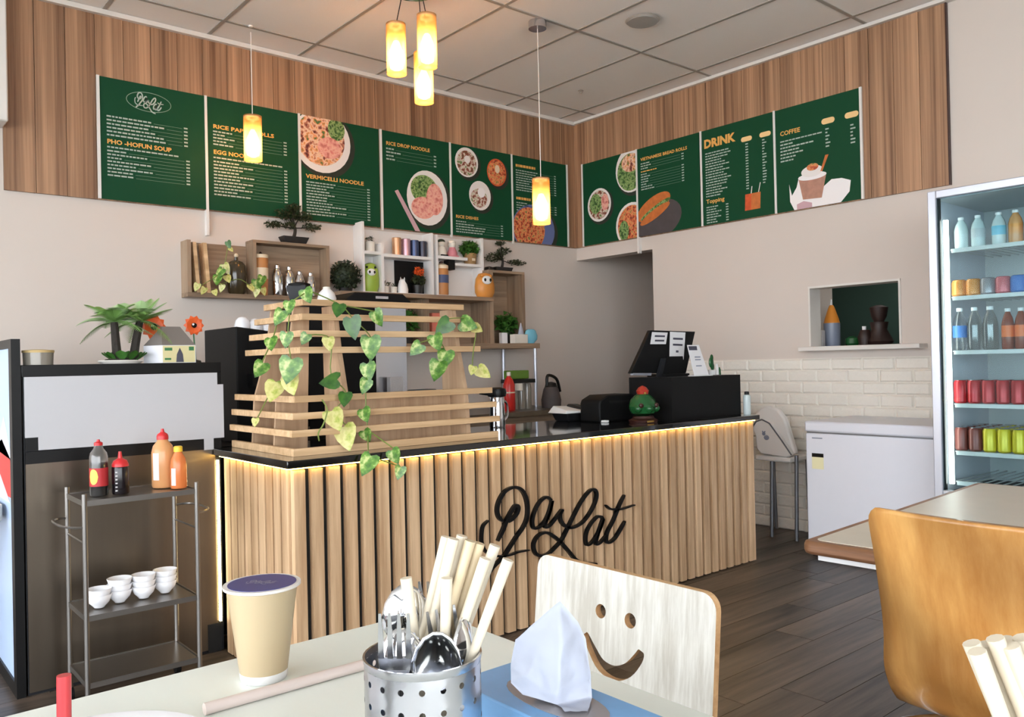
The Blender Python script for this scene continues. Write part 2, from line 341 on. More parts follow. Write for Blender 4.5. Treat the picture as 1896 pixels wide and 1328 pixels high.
# timber cladding: vertical laminate planks on both walls
def cladding(name, n0, n1, axis, label):
    t = thing(name, None, None, (0, 0, 2.168)); struct(t)
    L_ = n1 - n0; k = max(1, round(L_ / 0.155)); wdt = L_ / k
    me = boxmesh('plank', (wdt - 0.003) if axis == 0 else 0.018, 0.018 if axis == 0 else (wdt - 0.003), ZC - 2.168, 'cladwood')
    for i in range(k):
        c = n0 + (i + 0.5) * wdt
        dz = 0.0015 * (i % 2)
        inst('plank', me, (c, -0.0105 - dz, 2.168) if axis == 0 else (-0.0105 - dz, c, 2.168), t)
    return t
cladding('trim_1', -4.31, -0.02, 0, ''); cladding('trim_2', -3.108, -0.02, 1, '')
struct(M().box(-4.6, -0.03, -0.05, 0.0, ZC - 0.028, ZC).box(-0.05, 0, -9.2, -0.03, ZC - 0.022, ZC).done('trim_3', 'trimwhite', smooth=False))
struct(M().box(-0.024, 0, -3.116, -3.109, 2.168, ZC).done('trim_4', 'darkwood', smooth=False))
# foam brick panel below the hatch
bp_ = struct(M().box(-0.004, 0.0, -3.5, -0.87, 0.0, 1.17).done('trim_5', 'joint', smooth=False))
bm = {}
for r in range(15):
    z = 1.17 - (r + 1) * 0.078; y = -0.875 - (0.11 if r % 2 else 0.0)
    if r % 2: cur = [(-0.875, -0.98)]
    else: cur = []
    y = -0.985 if r % 2 else -0.875
    while y > -3.5:
        cur.append((y, max(y - 0.205, -3.5))); y -= 0.21
    for a, b_ in cur:
        L_ = round(a - b_, 3)
        if L_ < 0.03: continue
        if L_ not in bm:
            q = M(); c = 0.009; h = 0.074
            q.hexa([(-0.012, -L_/2+c, c), (0, -L_/2, 0), (0, L_/2, 0), (-0.012, L_/2-c, c), (-0.012, -L_/2+c, h-c), (0, -L_/2, h), (0, L_/2, h), (-0.012, L_/2-c, h-c)])
            bm[L_] = q.mesh((0, 0, 0), 'brick'); bm[L_].materials.append(MATS['brickfoam'])
        if max(0, z) < 1.1: inst('brick', bm[L_], (-0.004, (a + b_) / 2, max(z, 0.0)), bp_)
# hatch frame and sill
struct(M().box(-0.006, 0.128, -2.20, -2.188, 1.25, 1.645).box(-0.006, 0.128, -2.803, -2.79, 1.25, 1.645).box(-0.008, 0.128, -2.803, -2.188, 1.636, 1.65).done('window_3', 'trimwhite', smooth=False))
struct(M().box(-0.11, 0.10, -2.955, -2.165, 1.218, 1.247).done('trim_6', 'trimwhite', bev=0.004))
# ================================================================== MENU BOARDS
LOGO = {'D':[([(-2.830,0.497),(-2.853,0.519),(-2.861,0.552),(-2.847,0.591),(-2.814,0.625),(-2.763,0.637),(-2.721,0.621),(-2.697,0.585),(-2.687,0.539),(-2.693,0.491),(-2.718,0.453),(-2.753,0.422),(-2.791,0.384),(-2.830,0.346),(-2.892,0.309),(-2.920,0.283)],1.1),([(-2.862,0.417),(-2.831,0.460),(-2.809,0.498),(-2.783,0.532),(-2.757,0.556),(-2.741,0.546),(-2.750,0.521),(-2.775,0.502),(-2.801,0.490)],1.15),([(-2.910,0.512),(-2.938,0.494),(-2.947,0.464),(-2.948,0.424),(-2.933,0.388),(-2.906,0.368),(-2.854,0.350),(-2.797,0.346),(-2.746,0.351),(-2.682,0.349)],0.75)],
'a':[([(-2.543,0.554),(-2.574,0.571),(-2.615,0.553),(-2.647,0.514),(-2.661,0.474),(-2.653,0.443),(-2.622,0.442),(-2.586,0.463),(-2.558,0.502),(-2.538,0.550),(-2.558,0.496),(-2.587,0.443),(-2.564,0.437),(-2.523,0.464),(-2.480,0.502)],1)],
'L':[([(-2.471,0.501),(-2.490,0.480),(-2.482,0.445),(-2.446,0.417),(-2.403,0.410),(-2.345,0.426),(-2.295,0.464),(-2.259,0.508),(-2.247,0.545),(-2.262,0.569),(-2.297,0.565),(-2.352,0.523),(-2.402,0.465),(-2.441,0.416),(-2.480,0.368),(-2.518,0.340),(-2.573,0.313),(-2.626,0.315),(-2.652,0.339),(-2.655,0.375),(-2.628,0.404),(-2.583,0.412),(-2.543,0.394),(-2.494,0.357),(-2.444,0.308),(-2.398,0.260),(-2.341,0.233),(-2.258,0.215)],1.05)],
'a2':[([(-2.206,0.421),(-2.222,0.434),(-2.246,0.437),(-2.286,0.414),(-2.317,0.381),(-2.328,0.344),(-2.319,0.315),(-2.289,0.321),(-2.249,0.353),(-2.217,0.398),(-2.208,0.421),(-2.249,0.346),(-2.260,0.310),(-2.230,0.312),(-2.188,0.341)],1)],
't':[([(-2.052,0.518),(-2.090,0.473),(-2.134,0.407),(-2.177,0.357),(-2.189,0.316),(-2.169,0.302),(-2.127,0.317),(-2.089,0.351),(-2.053,0.389)],1.1),([(-2.186,0.485),(-2.158,0.464),(-2.117,0.456),(-2.064,0.453),(-1.978,0.460)],0.8)]}
def ribbon(pts, wd):
    """outline strip of constant width around a smooth 2D stroke, tapering at the ends"""
    P = [Vector((p[0], p[1])) for p in spline([(a, b, 0) for a, b in pts], 6)]; Lf = []; Rt = []
    for i, p in enumerate(P):
        d = (P[min(i+1, len(P)-1)] - P[max(i-1, 0)]); d = d.normalized() if d.length > 1e-9 else Vector((1, 0)); nrm = Vector((-d.y, d.x))
        e = min(i, len(P) - 1 - i); k = wd * (0.55 + 0.45 * min(1, e / 4)) * (0.72 + 0.42 * abs(d.y))
        Lf.append(p + nrm * k / 2); Rt.append(p - nrm * k / 2)
    return Lf, Rt
BW, BZ, BH = 0.604, 2.172, 0.702
class Board:
    def __init__(s, side, e0, label):
        s.side = side; s.e0 = e0
        lo = s.P(0, 0, 0); s.o = M()
        if side == 'L': s.o.box(e0 + 0.008, e0 + 0.008 + BW, -0.031, -0.0235, BZ, BZ + BH)
        else: s.o.box(-0.031, -0.0235, e0 - 0.008 - BW, e0 - 0.008, BZ, BZ + BH)
        s.o = s.o.done('menu_board', 'board', label=label, cat='menu board', group='green menu boards on the walls', smooth=False)
    def P(s, u, v, lay):
        d = -0.0315 - 0.0006 * lay
        return (s.e0 + 0.008 + u, d, BZ + v) if s.side == 'L' else (d, s.e0 - 0.008 - u, BZ + v)
    def put(s, name, loops, m, lay=1, par=None, label=None):
        q = M()
        for l in loops:
            l = clip(l)
            if len(l) > 2: q.poly([s.P(u, v, lay) for u, v in l])
        if q.v: return q.done(name, m, par or s.o, smooth=False, label=label)
    def text(s, t, u, v, size, m='print_gold', name='heading', bold=0.0, wid=None):
        vs, fs = textmesh(t, size, bold); k = 1.0
        if wid: k = wid / max(a.x for a in vs)
        return M().add([s.P(u + a.x * k, v + a.y, 1) for a in vs], fs).done(name, m, s.o, smooth=False)
    def lines(s, u0, v0, n, dv, w0, w1, pu=None, m='print_white', rule=True):
        q = M(); r = M(); p = M(); h = dv * 0.42
        for i in range(n):
            v = v0 - i * dv; wd = random.uniform(w0, w1); u = u0
            while u < u0 + wd:
                ww = random.uniform(0.012, 0.034); q.poly([s.P(a, b, 1) for a, b in ((u, v), (u + ww, v), (u + ww, v + h), (u, v + h))]); u += ww + 0.005
            if pu:
                p.poly([s.P(a, b, 1) for a, b in ((pu, v), (pu + 0.022, v), (pu + 0.022, v + h), (pu, v + h))])
                if rule: r.poly([s.P(a, b, 1) for a, b in ((u + 0.01, v), (pu - 0.01, v), (pu - 0.01, v + 0.0016), (u + 0.01, v + 0.0016))])
        q.done('menu_lines', m, s.o, smooth=False)
        if pu:
            p.done('price_column', m, s.o, smooth=False)
            if rule: r.done('dotted_leader', 'print_dim', s.o, smooth=False)
    def ell(s, u, v, rx, ry, m, name, lay=1, par=None, n=28, rot=0.0):
        c, d = math.cos(rot), math.sin(rot)
        return s.put(name, [[(u + rx * math.cos(2*PI*i/n) * c - ry * math.sin(2*PI*i/n) * d, v + rx * math.cos(2*PI*i/n) * d + ry * math.sin(2*PI*i/n) * c) for i in range(n)]], m, lay, par)
    def bowl(s, u, v, rx, ry, foods, rim='print_plate', shadow=True):
        if shadow: s.ell(u + 0.018, v - 0.016, rx * 1.08, ry * 1.08, 'print_shadow', 'bowl_shadow', 0.5)
        b = s.ell(u, v, rx, ry, rim, 'bowl_photo', 1)
        for i, (m, du, dv, kx, ky) in enumerate(foods): s.ell(u + du * rx, v + dv * ry, rx * kx, ry * ky, m, 'food', 2 + i, b)
    def pill(s, u, v, wd, h):
        n = 8; l = [(u + wd/2 - h/2 + h/2 * math.cos(-PI/2 + PI*i/n), v + h/2 * math.sin(-PI/2 + PI*i/n)) for i in range(n+1)] + [(u - wd/2 + h/2 + h/2 * math.cos(PI/2 + PI*i/n), v + h/2 * math.sin(PI/2 + PI*i/n)) for i in range(n+1)]
        s.put('price_tab', [l], 'print_pill', 1)
def clip(poly, W=BW, H=BH):
    def cut(P, f, g):
        out = []
        for i in range(len(P)):
            a, b = P[i-1], P[i]; fa, fb = f(a), f(b)
            if (fa >= 0) != (fb >= 0):
                t = fa / (fa - fb); out.append((a[0] + (b[0]-a[0])*t, a[1] + (b[1]-a[1])*t))
            if fb >= 0: out.append(b)
        return out
    for f in (lambda p: p[0], lambda p: W - p[0], lambda p: p[1], lambda p: H - p[1]):
        if not poly: break
        poly = cut(poly, f, None)
    return poly
XE = [-3.840, -3.227, -2.606, -1.977, -1.367, -0.751, -0.129]
YE = [-0.120, -0.734, -1.364, -1.980, -2.594]
b = Board('L', XE[0], 'green menu board with an oval script logo above the soup list')
n = 40; ring = [((0.27 + 0.128*math.cos(2*PI*i/n), 0.60 + 0.058*math.sin(2*PI*i/n)), (0.27 + 0.124*math.cos(2*PI*i/n), 0.60 + 0.054*math.sin(2*PI*i/n))) for i in range(n)]
b.put('logo_oval', [[ring[i][0], ring[(i+1) % n][0], ring[(i+1) % n][1], ring[i][1]] for i in range(n)], 'print_dim')
q = M()
for k, v in LOGO.items():
    for pts, wd in v:
        Lf, Rt = ribbon(pts, 0.034 * wd)
        f_ = lambda p: b.P(0.19 + (p.x + 2.95) * 0.168, 0.538 + (p.y - 0.215) * 0.26, 2)
        for i in range(len(Lf) - 1): q.poly([f_(Lf[i]), f_(Rt[i]), f_(Rt[i+1]), f_(Lf[i+1])])
q.done('script_logo', 'print_white', b.o, smooth=False)
b.lines(0.035, 0.475, 6, 0.0215, 0.18, 0.32, 0.47)
b.text('PHO -HOFUN SOUP', 0.035, 0.322, 0.036, bold=0.0012, wid=0.36)
b.lines(0.035, 0.298, 1, 0.02, 0.38, 0.40); b.lines(0.035, 0.276, 8, 0.0200, 0.08, 0.24, 0.48)
b = Board('L', XE[1], 'green menu board listing rice paper rolls and egg noodle')
b.text('RICE PAPER ROLLS', 0.035, 0.512, 0.034, bold=0.001, wid=0.40); b.lines(0.035, 0.488, 5, 0.020, 0.05, 0.14, 0.50)
b.text('EGG NOODLE', 0.035, 0.352, 0.036, bold=0.001, wid=0.27); b.lines(0.035, 0.325, 1, 0.02, 0.40, 0.44); b.lines(0.035, 0.300, 11, 0.0205, 0.12, 0.25, 0.50)
b = Board('L', XE[2], 'green menu board with a big cropped noodle bowl and vermicelli list')
b.bowl(0.16, 0.545, 0.215, 0.215, [('food_noodle', -0.05, 0.06, 0.84, 0.84), ('food_green', 0.50, 0.45, 0.30, 0.36), ('food_meat', 0.25, -0.18, 0.42, 0.34)])
b.text('VERMICELLI NOODLE', 0.035, 0.282, 0.037, bold=0.001, wid=0.44); b.lines(0.035, 0.252, 12, 0.0195, 0.14, 0.34, 0.50)
b = Board('L', XE[3], 'green menu board with an oval pho bowl and pink chopsticks')
b.text('RICE DROP NOODLE', 0.035, 0.602, 0.036, bold=0.001, wid=0.38); b.lines(0.035, 0.570, 4, 0.025, 0.04, 0.10, 0.45)
b.put('chopsticks_photo', [[(0.10, 0.275), (0.128, 0.288), (0.315, 0.0), (0.27, 0.0)]], 'print_pink', 1)
b.bowl(0.385, 0.255, 0.182, 0.205, [('food_green', -0.15, 0.30, 0.66, 0.52), ('food_meat', 0.36, -0.02, 0.42, 0.58), ('food_meat', -0.22, -0.38, 0.58, 0.40)])
b = Board('L', XE[4], 'green menu board with three small bowls above the rice dishes')
b.bowl(0.15, 0.575, 0.112, 0.115, [('food_soup', 0, -0.05, 0.84, 0.84), ('print_plate', 0.05, 0.2, 0.26, 0.26)])
b.bowl(0.45, 0.535, 0.100, 0.110, [('food_red', 0, 0, 0.90, 0.90), ('cream', 0.05, 0.25, 0.25, 0.3)], rim='print_tea')
b.bowl(0.275, 0.330, 0.108, 0.115, [('food_soup', -0.1, -0.18, 0.76, 0.64), ('print_milk', 0.12, 0.22, 0.34, 0.34)])
b.text('RICE DISHES', 0.035, 0.135, 0.032, bold=0.001, wid=0.22); b.lines(0.035, 0.105, 5, 0.020, 0.10, 0.30, 0.48)
b = Board('L', XE[5], 'green menu board with a blue plate of fried food beside the corner')
b.lines(0.035, 0.612, 1, 0.05, 0.20, 0.21, m='print_gold'); b.lines(0.035, 0.58, 9, 0.02, 0.12, 0.28, 0.46); b.lines(0.035, 0.345, 1, 0.05, 0.14, 0.15, m='print_gold'); b.lines(0.035, 0.315, 4, 0.02, 0.06, 0.12, 0.46)
b.bowl(0.22, 0.115, 0.235, 0.205, [('food_red', -0.22, 0.0, 0.74, 0.86)], rim='print_blue')
b = Board('R', YE[0], 'green photo board of three bowls without text beside the corner')
b.bowl(0.545, 0.555, 0.165, 0.185, [('food_green', -0.05, -0.1, 0.84, 0.82), ('food_noodle', 0.0, 0.3, 0.6, 0.4)])
b.bowl(0.185, 0.325, 0.135, 0.140, [('food_soup', 0, 0, 0.86, 0.86), ('food_green', -0.3, 0.1, 0.5, 0.6), ('food_meat', 0.5, 0.1, 0.3, 0.5)])
b.bowl(0.545, 0.105, 0.175, 0.185, [('food_red', 0, 0.0, 0.88, 0.88), ('food_green', -0.5, -0.2, 0.3, 0.45)])
b = Board('R', YE[1], 'green menu board with a filled bread roll on a dark stone')
b.text('VIETNAMESE BREAD ROLLS', 0.035, 0.600, 0.034, bold=0.001, wid=0.46); b.lines(0.035, 0.572, 3, 0.020, 0.06, 0.16, 0.44); b.lines(0.035, 0.508, 1, 0.02, 0.14, 0.15, m='print_gold'); b.lines(0.035, 0.486, 7, 0.020, 0.05, 0.12, 0.44)
b.ell(0.20, 0.105, 0.235, 0.15, 'print_stone', 'stone_photo', 1, rot=0.25)
k = b.ell(0.155, 0.215, 0.185, 0.078, 'print_bun', 'bread_photo', 2, rot=0.42); b.ell(0.175, 0.195, 0.165, 0.026, 'food_green', 'filling', 3, k, rot=0.42); b.ell(0.17, 0.158, 0.165, 0.036, 'print_bun', 'bread_photo', 4, k, rot=0.42)
b = Board('R', YE[2], 'green drink menu board with two price tabs and iced tea')
b.text('DRINK', 0.02, 0.570, 0.085, bold=0.004, wid=0.275); b.pill(0.385, 0.562, 0.09, 0.034); b.pill(0.535, 0.562, 0.09, 0.034)
b.lines(0.03, 0.522, 17, 0.0198, 0.10, 0.20, 0.375, rule=False); b.lines(0.51, 0.522, 16, 0.0198, 0.015, 0.02)
b.text('Topping', 0.03, 0.158, 0.042, bold=0.001, wid=0.16); b.lines(0.03, 0.125, 7, 0.019, 0.07, 0.12, 0.2, rule=False)
for u, m in ((0.395, 'print_tea'), (0.445, 'print_bun')): b.put('glass_photo', [[(u - 0.035, 0.055), (u + 0.04, 0.055), (u + 0.045, 0.17), (u - 0.03, 0.17)]], m, 1 if u < 0.4 else 2)
b.put('straw_photo', [[(0.41, 0.17), (0.417, 0.17), (0.425, 0.22), (0.418, 0.22)], [(0.47, 0.17), (0.476, 0.17), (0.492, 0.235), (0.486, 0.235)]], 'print_plate')
b = Board('R', YE[3], 'green coffee menu board with a milkshake in splashing milk')
b.text('COFFEE', 0.035, 0.520, 0.042, bold=0.001, wid=0.15); b.pill(0.385, 0.545, 0.092, 0.038); b.pill(0.545, 0.545, 0.092, 0.038)
b.lines(0.035, 0.475, 1, 0.02, 0.27, 0.28); b.lines(0.035, 0.452, 6, 0.0225, 0.06, 0.24); b.lines(0.365, 0.488, 6, 0.0225, 0.015, 0.02); b.lines(0.535, 0.475, 6, 0.0225, 0.015, 0.02)
b.put('milk_splash', [[(0.13, 0.0), (0.10, 0.06), (0.095, 0.18), (0.115, 0.10), (0.15, 0.15), (0.17, 0.22), (0.19, 0.10), (0.30, 0.06), (0.34, 0.12), (0.40, 0.16), (0.47, 0.155), (0.53, 0.13), (0.52, 0.06), (0.46, 0.0)]], 'print_milk', 1)
b.put('strawberry_photo', [[(0.15, 0.0), (0.15, 0.035), (0.20, 0.05), (0.26, 0.03), (0.26, 0.0)]], 'print_pink', 2)
b.put('milkshake_photo', [[(0.195, 0.06), (0.33, 0.052), (0.365, 0.205), (0.165, 0.205)]], 'print_shake', 2)
b.ell(0.265, 0.205, 0.102, 0.024, 'print_milk', 'cream_photo', 3); b.ell(0.265, 0.238, 0.078, 0.038, 'print_plate', 'cream_photo', 4); b.ell(0.27, 0.265, 0.042, 0.024, 'food_red', 'topping_photo', 5)
b.put('straw_photo', [[(0.325, 0.225), (0.34, 0.225), (0.385, 0.325), (0.362, 0.325)]], 'print_bun', 6)
# white hanging rails between the boards
RL = ['left of the logo menu board', 'between the logo board and the rice paper board', 'between the rice paper and vermicelli boards', 'between the vermicelli and rice drop boards', 'between the rice drop and rice dishes boards', 'between the rice dishes and blue plate boards', 'right of the blue plate menu board']
for i, x in enumerate(XE):
    z0 = 2.012 if i == 1 else BZ - (0.0 if i in (0, 6) else 0.02)
    M().box(x - 0.008, x + 0.0075, -0.036, -0.0005 if i == 1 else -0.0225, z0, BZ + BH + 0.003).done('board_rail', 'rail', label='white vertical rail ' + RL[i], cat='rail', group='white board rails', smooth=False)
RR = ['left of the three bowl photo board', 'hanging below the boards beside the bread roll menu', 'between the bread roll and drink boards', 'between the drink and coffee boards', 'right of the coffee menu board']
for i, y in enumerate(YE):
    z0 = 2.041 if i == 1 else BZ - 0.002
    M().box(-0.036, -0.0005 if i == 1 else -0.0225, y - 0.0075, y + 0.008, z0, BZ + BH + 0.003).done('board_rail', 'rail', label='white vertical rail ' + RR[i], cat='rail', group='white board rails', smooth=False)
# white wall box at the far end of the cladding
M().box(-4.75, -4.305, -0.16, -0.002, 2.50, 3.22).done('wall_box', 'trimwhite', label='white box hung high on the wall beside the wood cladding', cat='box', bev=0.008)

# ================================================================== CEILING FITTINGS AND PENDANTS
t = thing('ceiling_speaker', 'round grey speaker set in the ceiling tiles', 'speaker', (-1.21, -1.83, ZC - 0.008))
M().lathe([(0.095, 0), (0.105, 0.008)], (-1.21, -1.83, ZC - 0.010), 28).done('rim', 'gridbar', t); M().cyl((-1.21, -1.83, ZC - 0.014), (-1.21, -1.83, ZC - 0.009), 0.092, n=28).done('grille', 'grille', t)
M().lathe([(0.006, -0.02), (0.014, -0.012), (0.006, -0.006), (0.022, 0.0)], (-0.586, -0.671, ZC - 0.0005), 12).done('sprinkler_head', 'gridbar', label='small sprinkler head on the ceiling near the corner', cat='sprinkler')
def pendant(x, y, z0, z1, label, canopy='chrome', own=True):
    t = thing('pendant_lamp', label, 'lamp', (x, y, z0), group='glass cylinder pendant lamps')
    h = z1 - z0; r = 0.054
    if own:
        M().lathe([(0.055, -0.045), (0.055, 0.0)] if canopy == 'chrome' else [(0.012, -0.01), (0.014, 0.0)], (x, y, ZC), 24).done('canopy', 'steel' if canopy == 'chrome' else canopy, t)
        M().cyl((x, y, z1 - 0.01), (x, y, ZC - 0.04), 0.0028, n=6).done('cord', 'trimwhite' if canopy != 'black' else 'charcoal', t)
    else: M().cyl((x, y, z1 - 0.01), (CLX + (x - CLX) * 0.6, CLY + (y - CLY) * 0.6, ZC - 0.03), 0.0028, n=6).done('cord', 'charcoal', t)
    M().lathe([(r, 0.0), (r, h), (r - 0.004, h), (r - 0.004, 0.0), (r, 0.0)][:-1] + [], (x, y, z0), 24).done('glass_shade', 'lampglass', t)
    M().lathe([(0.014, 0.0), (0.016, 0.05), (0.01, 0.06)], (x, y, z1 - 0.085), 12).done('socket', 'chrome', t)
    M().cyl((x, y, z1 - 0.012), (x, y, z1 - 0.006), r - 0.003, n=20).done('shade_cap', 'trimwhite', t)
    M().lathe([(0.012, 0), (0.034, 0.012), (0.040, 0.05), (0.037, 0.10), (0.020, 0.145), (0.012, 0.16)], (x, y, z0 + 0.022), 16).done('bulb', 'bulb', t)
CLX, CLY = -2.565, -1.37
pendant(-1.709, -1.425, 2.022, 2.300, 'glass pendant lamp hanging alone from a dark round ceiling canopy', 'chrome')
pendant(-3.055, -0.330, 2.437, 2.707, 'glass pendant lamp hanging in front of the egg noodle menu board', 'trimwhite')
for x, y, z0, z1, lb in ((-2.642, -1.297, 2.774, 3.050, 'glass pendant lamp at the side of the three lamp cluster'), (-2.513, -1.407, 2.809, 3.095, 'highest glass pendant lamp of the three lamp cluster'), (-2.458, -1.288, 2.655, 2.935, 'lowest glass pendant lamp of the three lamp cluster')):
    pendant(x, y, z0, z1, lb, own=False)
M().lathe([(0.13, -0.03), (0.14, 0.0)], (CLX, CLY, ZC), 28).done('ceiling_canopy', 'chrome', label='round ceiling canopy above the three lamp cluster', cat='canopy')
# ================================================================== SERVICE COUNTER
ctr = thing('service_counter', 'service counter clad in vertical oak slats with dark gaps', 'counter', (-2.36, -2.0, 0))
M().box(-3.775, -0.935, -2.325, -1.70, 0.0, 0.812).done('body', 'cavity', ctr, smooth=False)
me = boxmesh('slat', 0.048, 0.024, 0.808, 'slatwood', 0.002)
for i in range(41): inst('slat', me, (-3.766 + i * 0.0703, -2.3375, 0.004), ctr)
me2 = boxmesh('slat', 0.022, 0.055, 0.808, 'slatwood')
for i in range(9): inst('slat', me2, (-3.7865, -2.292 + i * 0.0688, 0.004), ctr)
M().box(-0.935, -0.915, -2.345, -1.70, 0.004, 0.812).done('end_panel', 'slatwood', ctr, smooth=False)
ct = M().box(-3.825, -0.895, -2.378, -1.67, 0.822, 0.850).done('countertop', 'blackgloss', label='long glossy black countertop on the slatted counter', cat='countertop', bev=0.003)
M().box(-3.806, -0.918, -2.3600, -2.3520, 0.8165, 0.8218).box(-3.812, -3.804, -2.3520, -1.70, 0.8165, 0.8218).done('led_strip', 'led', label='glowing warm light strip under the black countertop edge', cat='light strip', smooth=False)
sg = thing('script_sign', 'black script lettering fixed to the oak slats', 'sign', (-2.45, -2.348, 0.2))
for k, v in LOGO.items():
    q = M()
    for pts, wd in v:
        Lf, Rt = ribbon(pts, 0.0138 * wd)
        for i in range(len(Lf) - 1):
            A = [Lf[i], Rt[i], Rt[i+1], Lf[i+1]]
            q.hexa([(p.x, -2.366, p.y) for p in A] + [(p.x, -2.3498, p.y) for p in A])
    q.done('letter', 'black', sg, smooth=False)

# ================================================================== PARTITION LEFT OF THE COUNTER
pt = thing('partition_cabinet', 'half height partition with notched white panel, black frame and steel base', 'partition', (-4.15, -1.61, 0))
M().box(-4.515, -3.79, -1.655, -1.56, 0.0, 1.168).done('core', 'charcoal', pt, smooth=False)
M().box(-4.52, -3.785, -1.668, -1.555, 1.168, 1.212).done('top_cap', 'black', pt, bev=0.002)
wp = [(-4.512, 0.945), (-4.470, 0.945), (-4.470, 0.897), (-3.862, 0.893), (-3.862, 0.846), (-3.822, 0.846), (-3.822, 0.893), (-3.777, 0.893), (-3.777, 1.118), (-3.802, 1.118), (-3.802, 1.168), (-4.512, 1.168)]
M().prism([(x, -1.668, z) for x, z in wp], (0, 0.012, 0)).done('white_panel', 'panelwhite', pt, smooth=False)
M().box(-4.512, -4.470, -1.666, -1.655, 0.895, 0.945).box(-4.512, -3.862, -1.667, -1.655, 0.848, 0.893).box(-3.822, -3.79, -1.667, -1.655, 0.848, 0.893).box(-3.802, -3.786, -1.666, -1.655, 1.118, 1.168).done('black_band', 'black', pt, smooth=False)
M().box(-4.512, -3.815, -1.664, -1.655, 0.012, 0.848).done('steel_panel', 'brushed', pt, smooth=False)
M().box(-3.86, -3.806, -1.668, -1.6645, 0.0, 0.118).done('vent_opening', 'cavity', pt, smooth=False)
M().box(-3.812, -3.803, -1.6735, -1.6655, 0.125, 0.80).done('led_strip', 'ledv', label='vertical glowing light strip where partition meets the counter', cat='light strip', smooth=False)
sp = thing('side_panel', 'black framed side panel with a pale blue poster', 'panel', (-4.54, -1.1, 0))
M().box(-4.552, -4.522, -1.662, -1.610, 0, 1.308).box(-4.552, -4.522, -0.55, -0.50, 0, 1.308).box(-4.552, -4.522, -1.61, -0.55, 1.275, 1.308).box(-4.552, -4.522, -1.61, -0.55, 0, 0.05).done('frame', 'black', sp, smooth=False)
pp = M().box(-4.545, -4.53, -1.61, -0.55, 0.05, 1.275).done('poster', 'posterblue', sp, smooth=False)
M().prism([(-4.5465, -1.59, 0.72), (-4.5465, -1.15, 0.72), (-4.5465, -1.15, 0.86), (-4.5465, -1.40, 0.93), (-4.5465, -1.59, 0.86)], (0.001, 0, 0)).done('red_print', 'posterred', pp, smooth=False)
M().prism([(-4.5475, -1.56, 0.70), (-4.5475, -1.2, 0.70), (-4.5475, -1.35, 0.79)], (0.001, 0, 0)).done('white_print', 'posterwhite', pp, smooth=False)
M().prism([(-4.5465, -1.61, 0.86), (-4.5465, -1.45, 1.02), (-4.5465, -1.3, 0.9), (-4.5465, -1.15, 1.05), (-4.5465, -1.0, 0.9)], (0.001, 0, 0)).done('white_print', 'posterwhite', pp, smooth=False)
lg = thing('wall_ledge', 'cream rounded ledge table against the blue poster panel', 'table', (-4.8, -1.2, 0))
pl = [(-4.556, -0.7), (-5.1, -0.7), (-5.1, -1.45)] + [(-5.02 + 0.08 * math.cos(a), -1.42 + 0.09 * math.sin(a)) for a in [PI * 1.0 + 0.5 * PI * i / 6 for i in range(7)]] + [(-4.62 + 0.064 * math.cos(a), -1.45 + 0.06 * math.sin(a)) for a in [-PI/2 + PI/2 * i / 6 for i in range(7)]]
M().prism([(x, y, 0.625) for x, y in pl], (0, 0, 0.058)).done('top', 'ledge', lg, bev=0.012)
for y in (-0.9, -1.3): M().box(-4.9, -4.86, y - 0.02, y + 0.02, 0, 0.625).done('leg', 'black', lg)

# objects on the partition top
ZP = 1.212
t = thing('glass_dish', 'low grey glass dish on the end of the partition', 'dish', (-4.455, -1.61, ZP))
M().lathe([(0.05, 0), (0.052, 0.048), (0.047, 0.048), (0.045, 0.006)], (-4.455, -1.61, ZP), 24).done('bowl', 'jarglass', t); M().lathe([(0.054, 0.046), (0.054, 0.055), (0.02, 0.058)], (-4.455, -1.61, ZP), 24).done('lid', 'sand', t)
t = thing('palm_ornament', 'twin trunk artificial fern palm in a low pale dish', 'plant', (-4.15, -1.61, ZP))
M().lathe([(0.072, 0), (0.086, 0.010), (0.082, 0.014), (0.066, 0.006)], (-4.165, -1.61, ZP), 24, 1, 0.5).done('dish', 'trimwhite', t)
M().lathe([(0.066, 0.008), (0.058, 0.018), (0.02, 0.024)], (-4.165, -1.61, ZP), 18, 1, 0.5).done('soil', 'bark', t)
tr = [[(-4.178, -1.615, ZP + 0.015), (-4.183, -1.615, ZP + 0.08), (-4.188, -1.615, ZP + 0.165)], [(-4.115, -1.60, ZP + 0.015), (-4.105, -1.60, ZP + 0.08), (-4.088, -1.60, ZP + 0.17)]]
for p in tr: M().tube(spline(p, 4), [0.019 - 0.0006 * i for i in range(9)], 8).done('trunk', 'bark', t)
def frond(base, dirv, L_, droop, wd, m, par, name='frond'):
    q = M(); d = Vector(dirv).normalized(); side = d.cross(V(0, 0, 1)); side = side.normalized() if side.length > 0.1 else V(1, 0, 0); pts = []
    for i in range(25):
        s_ = i / 24; pts.append(Vector(base) + d * L_ * s_ + V(0, 0, -droop * s_ * s_))
    q.tube(pts, [0.0018 * (1 - 0.7 * i / 24) for i in range(25)], 4)
    for i in range(1, 25):
        s_ = i / 24; ln = wd * math.sin(PI * (0.12 + 0.86 * s_)) + 0.004; fw = (pts[i] - pts[i-1]).normalized()
        for sg_ in (-1, 1):
            e = pts[i] + side * sg_ * ln + fw * ln * 0.55 + V(0, 0, -0.25 * ln); a = pts[i] - fw * 0.0026; b2 = pts[i] + fw * 0.0034
            q.poly([a, b2, e])
    return q.done(name, m, par, smooth=False)
random.seed(3)
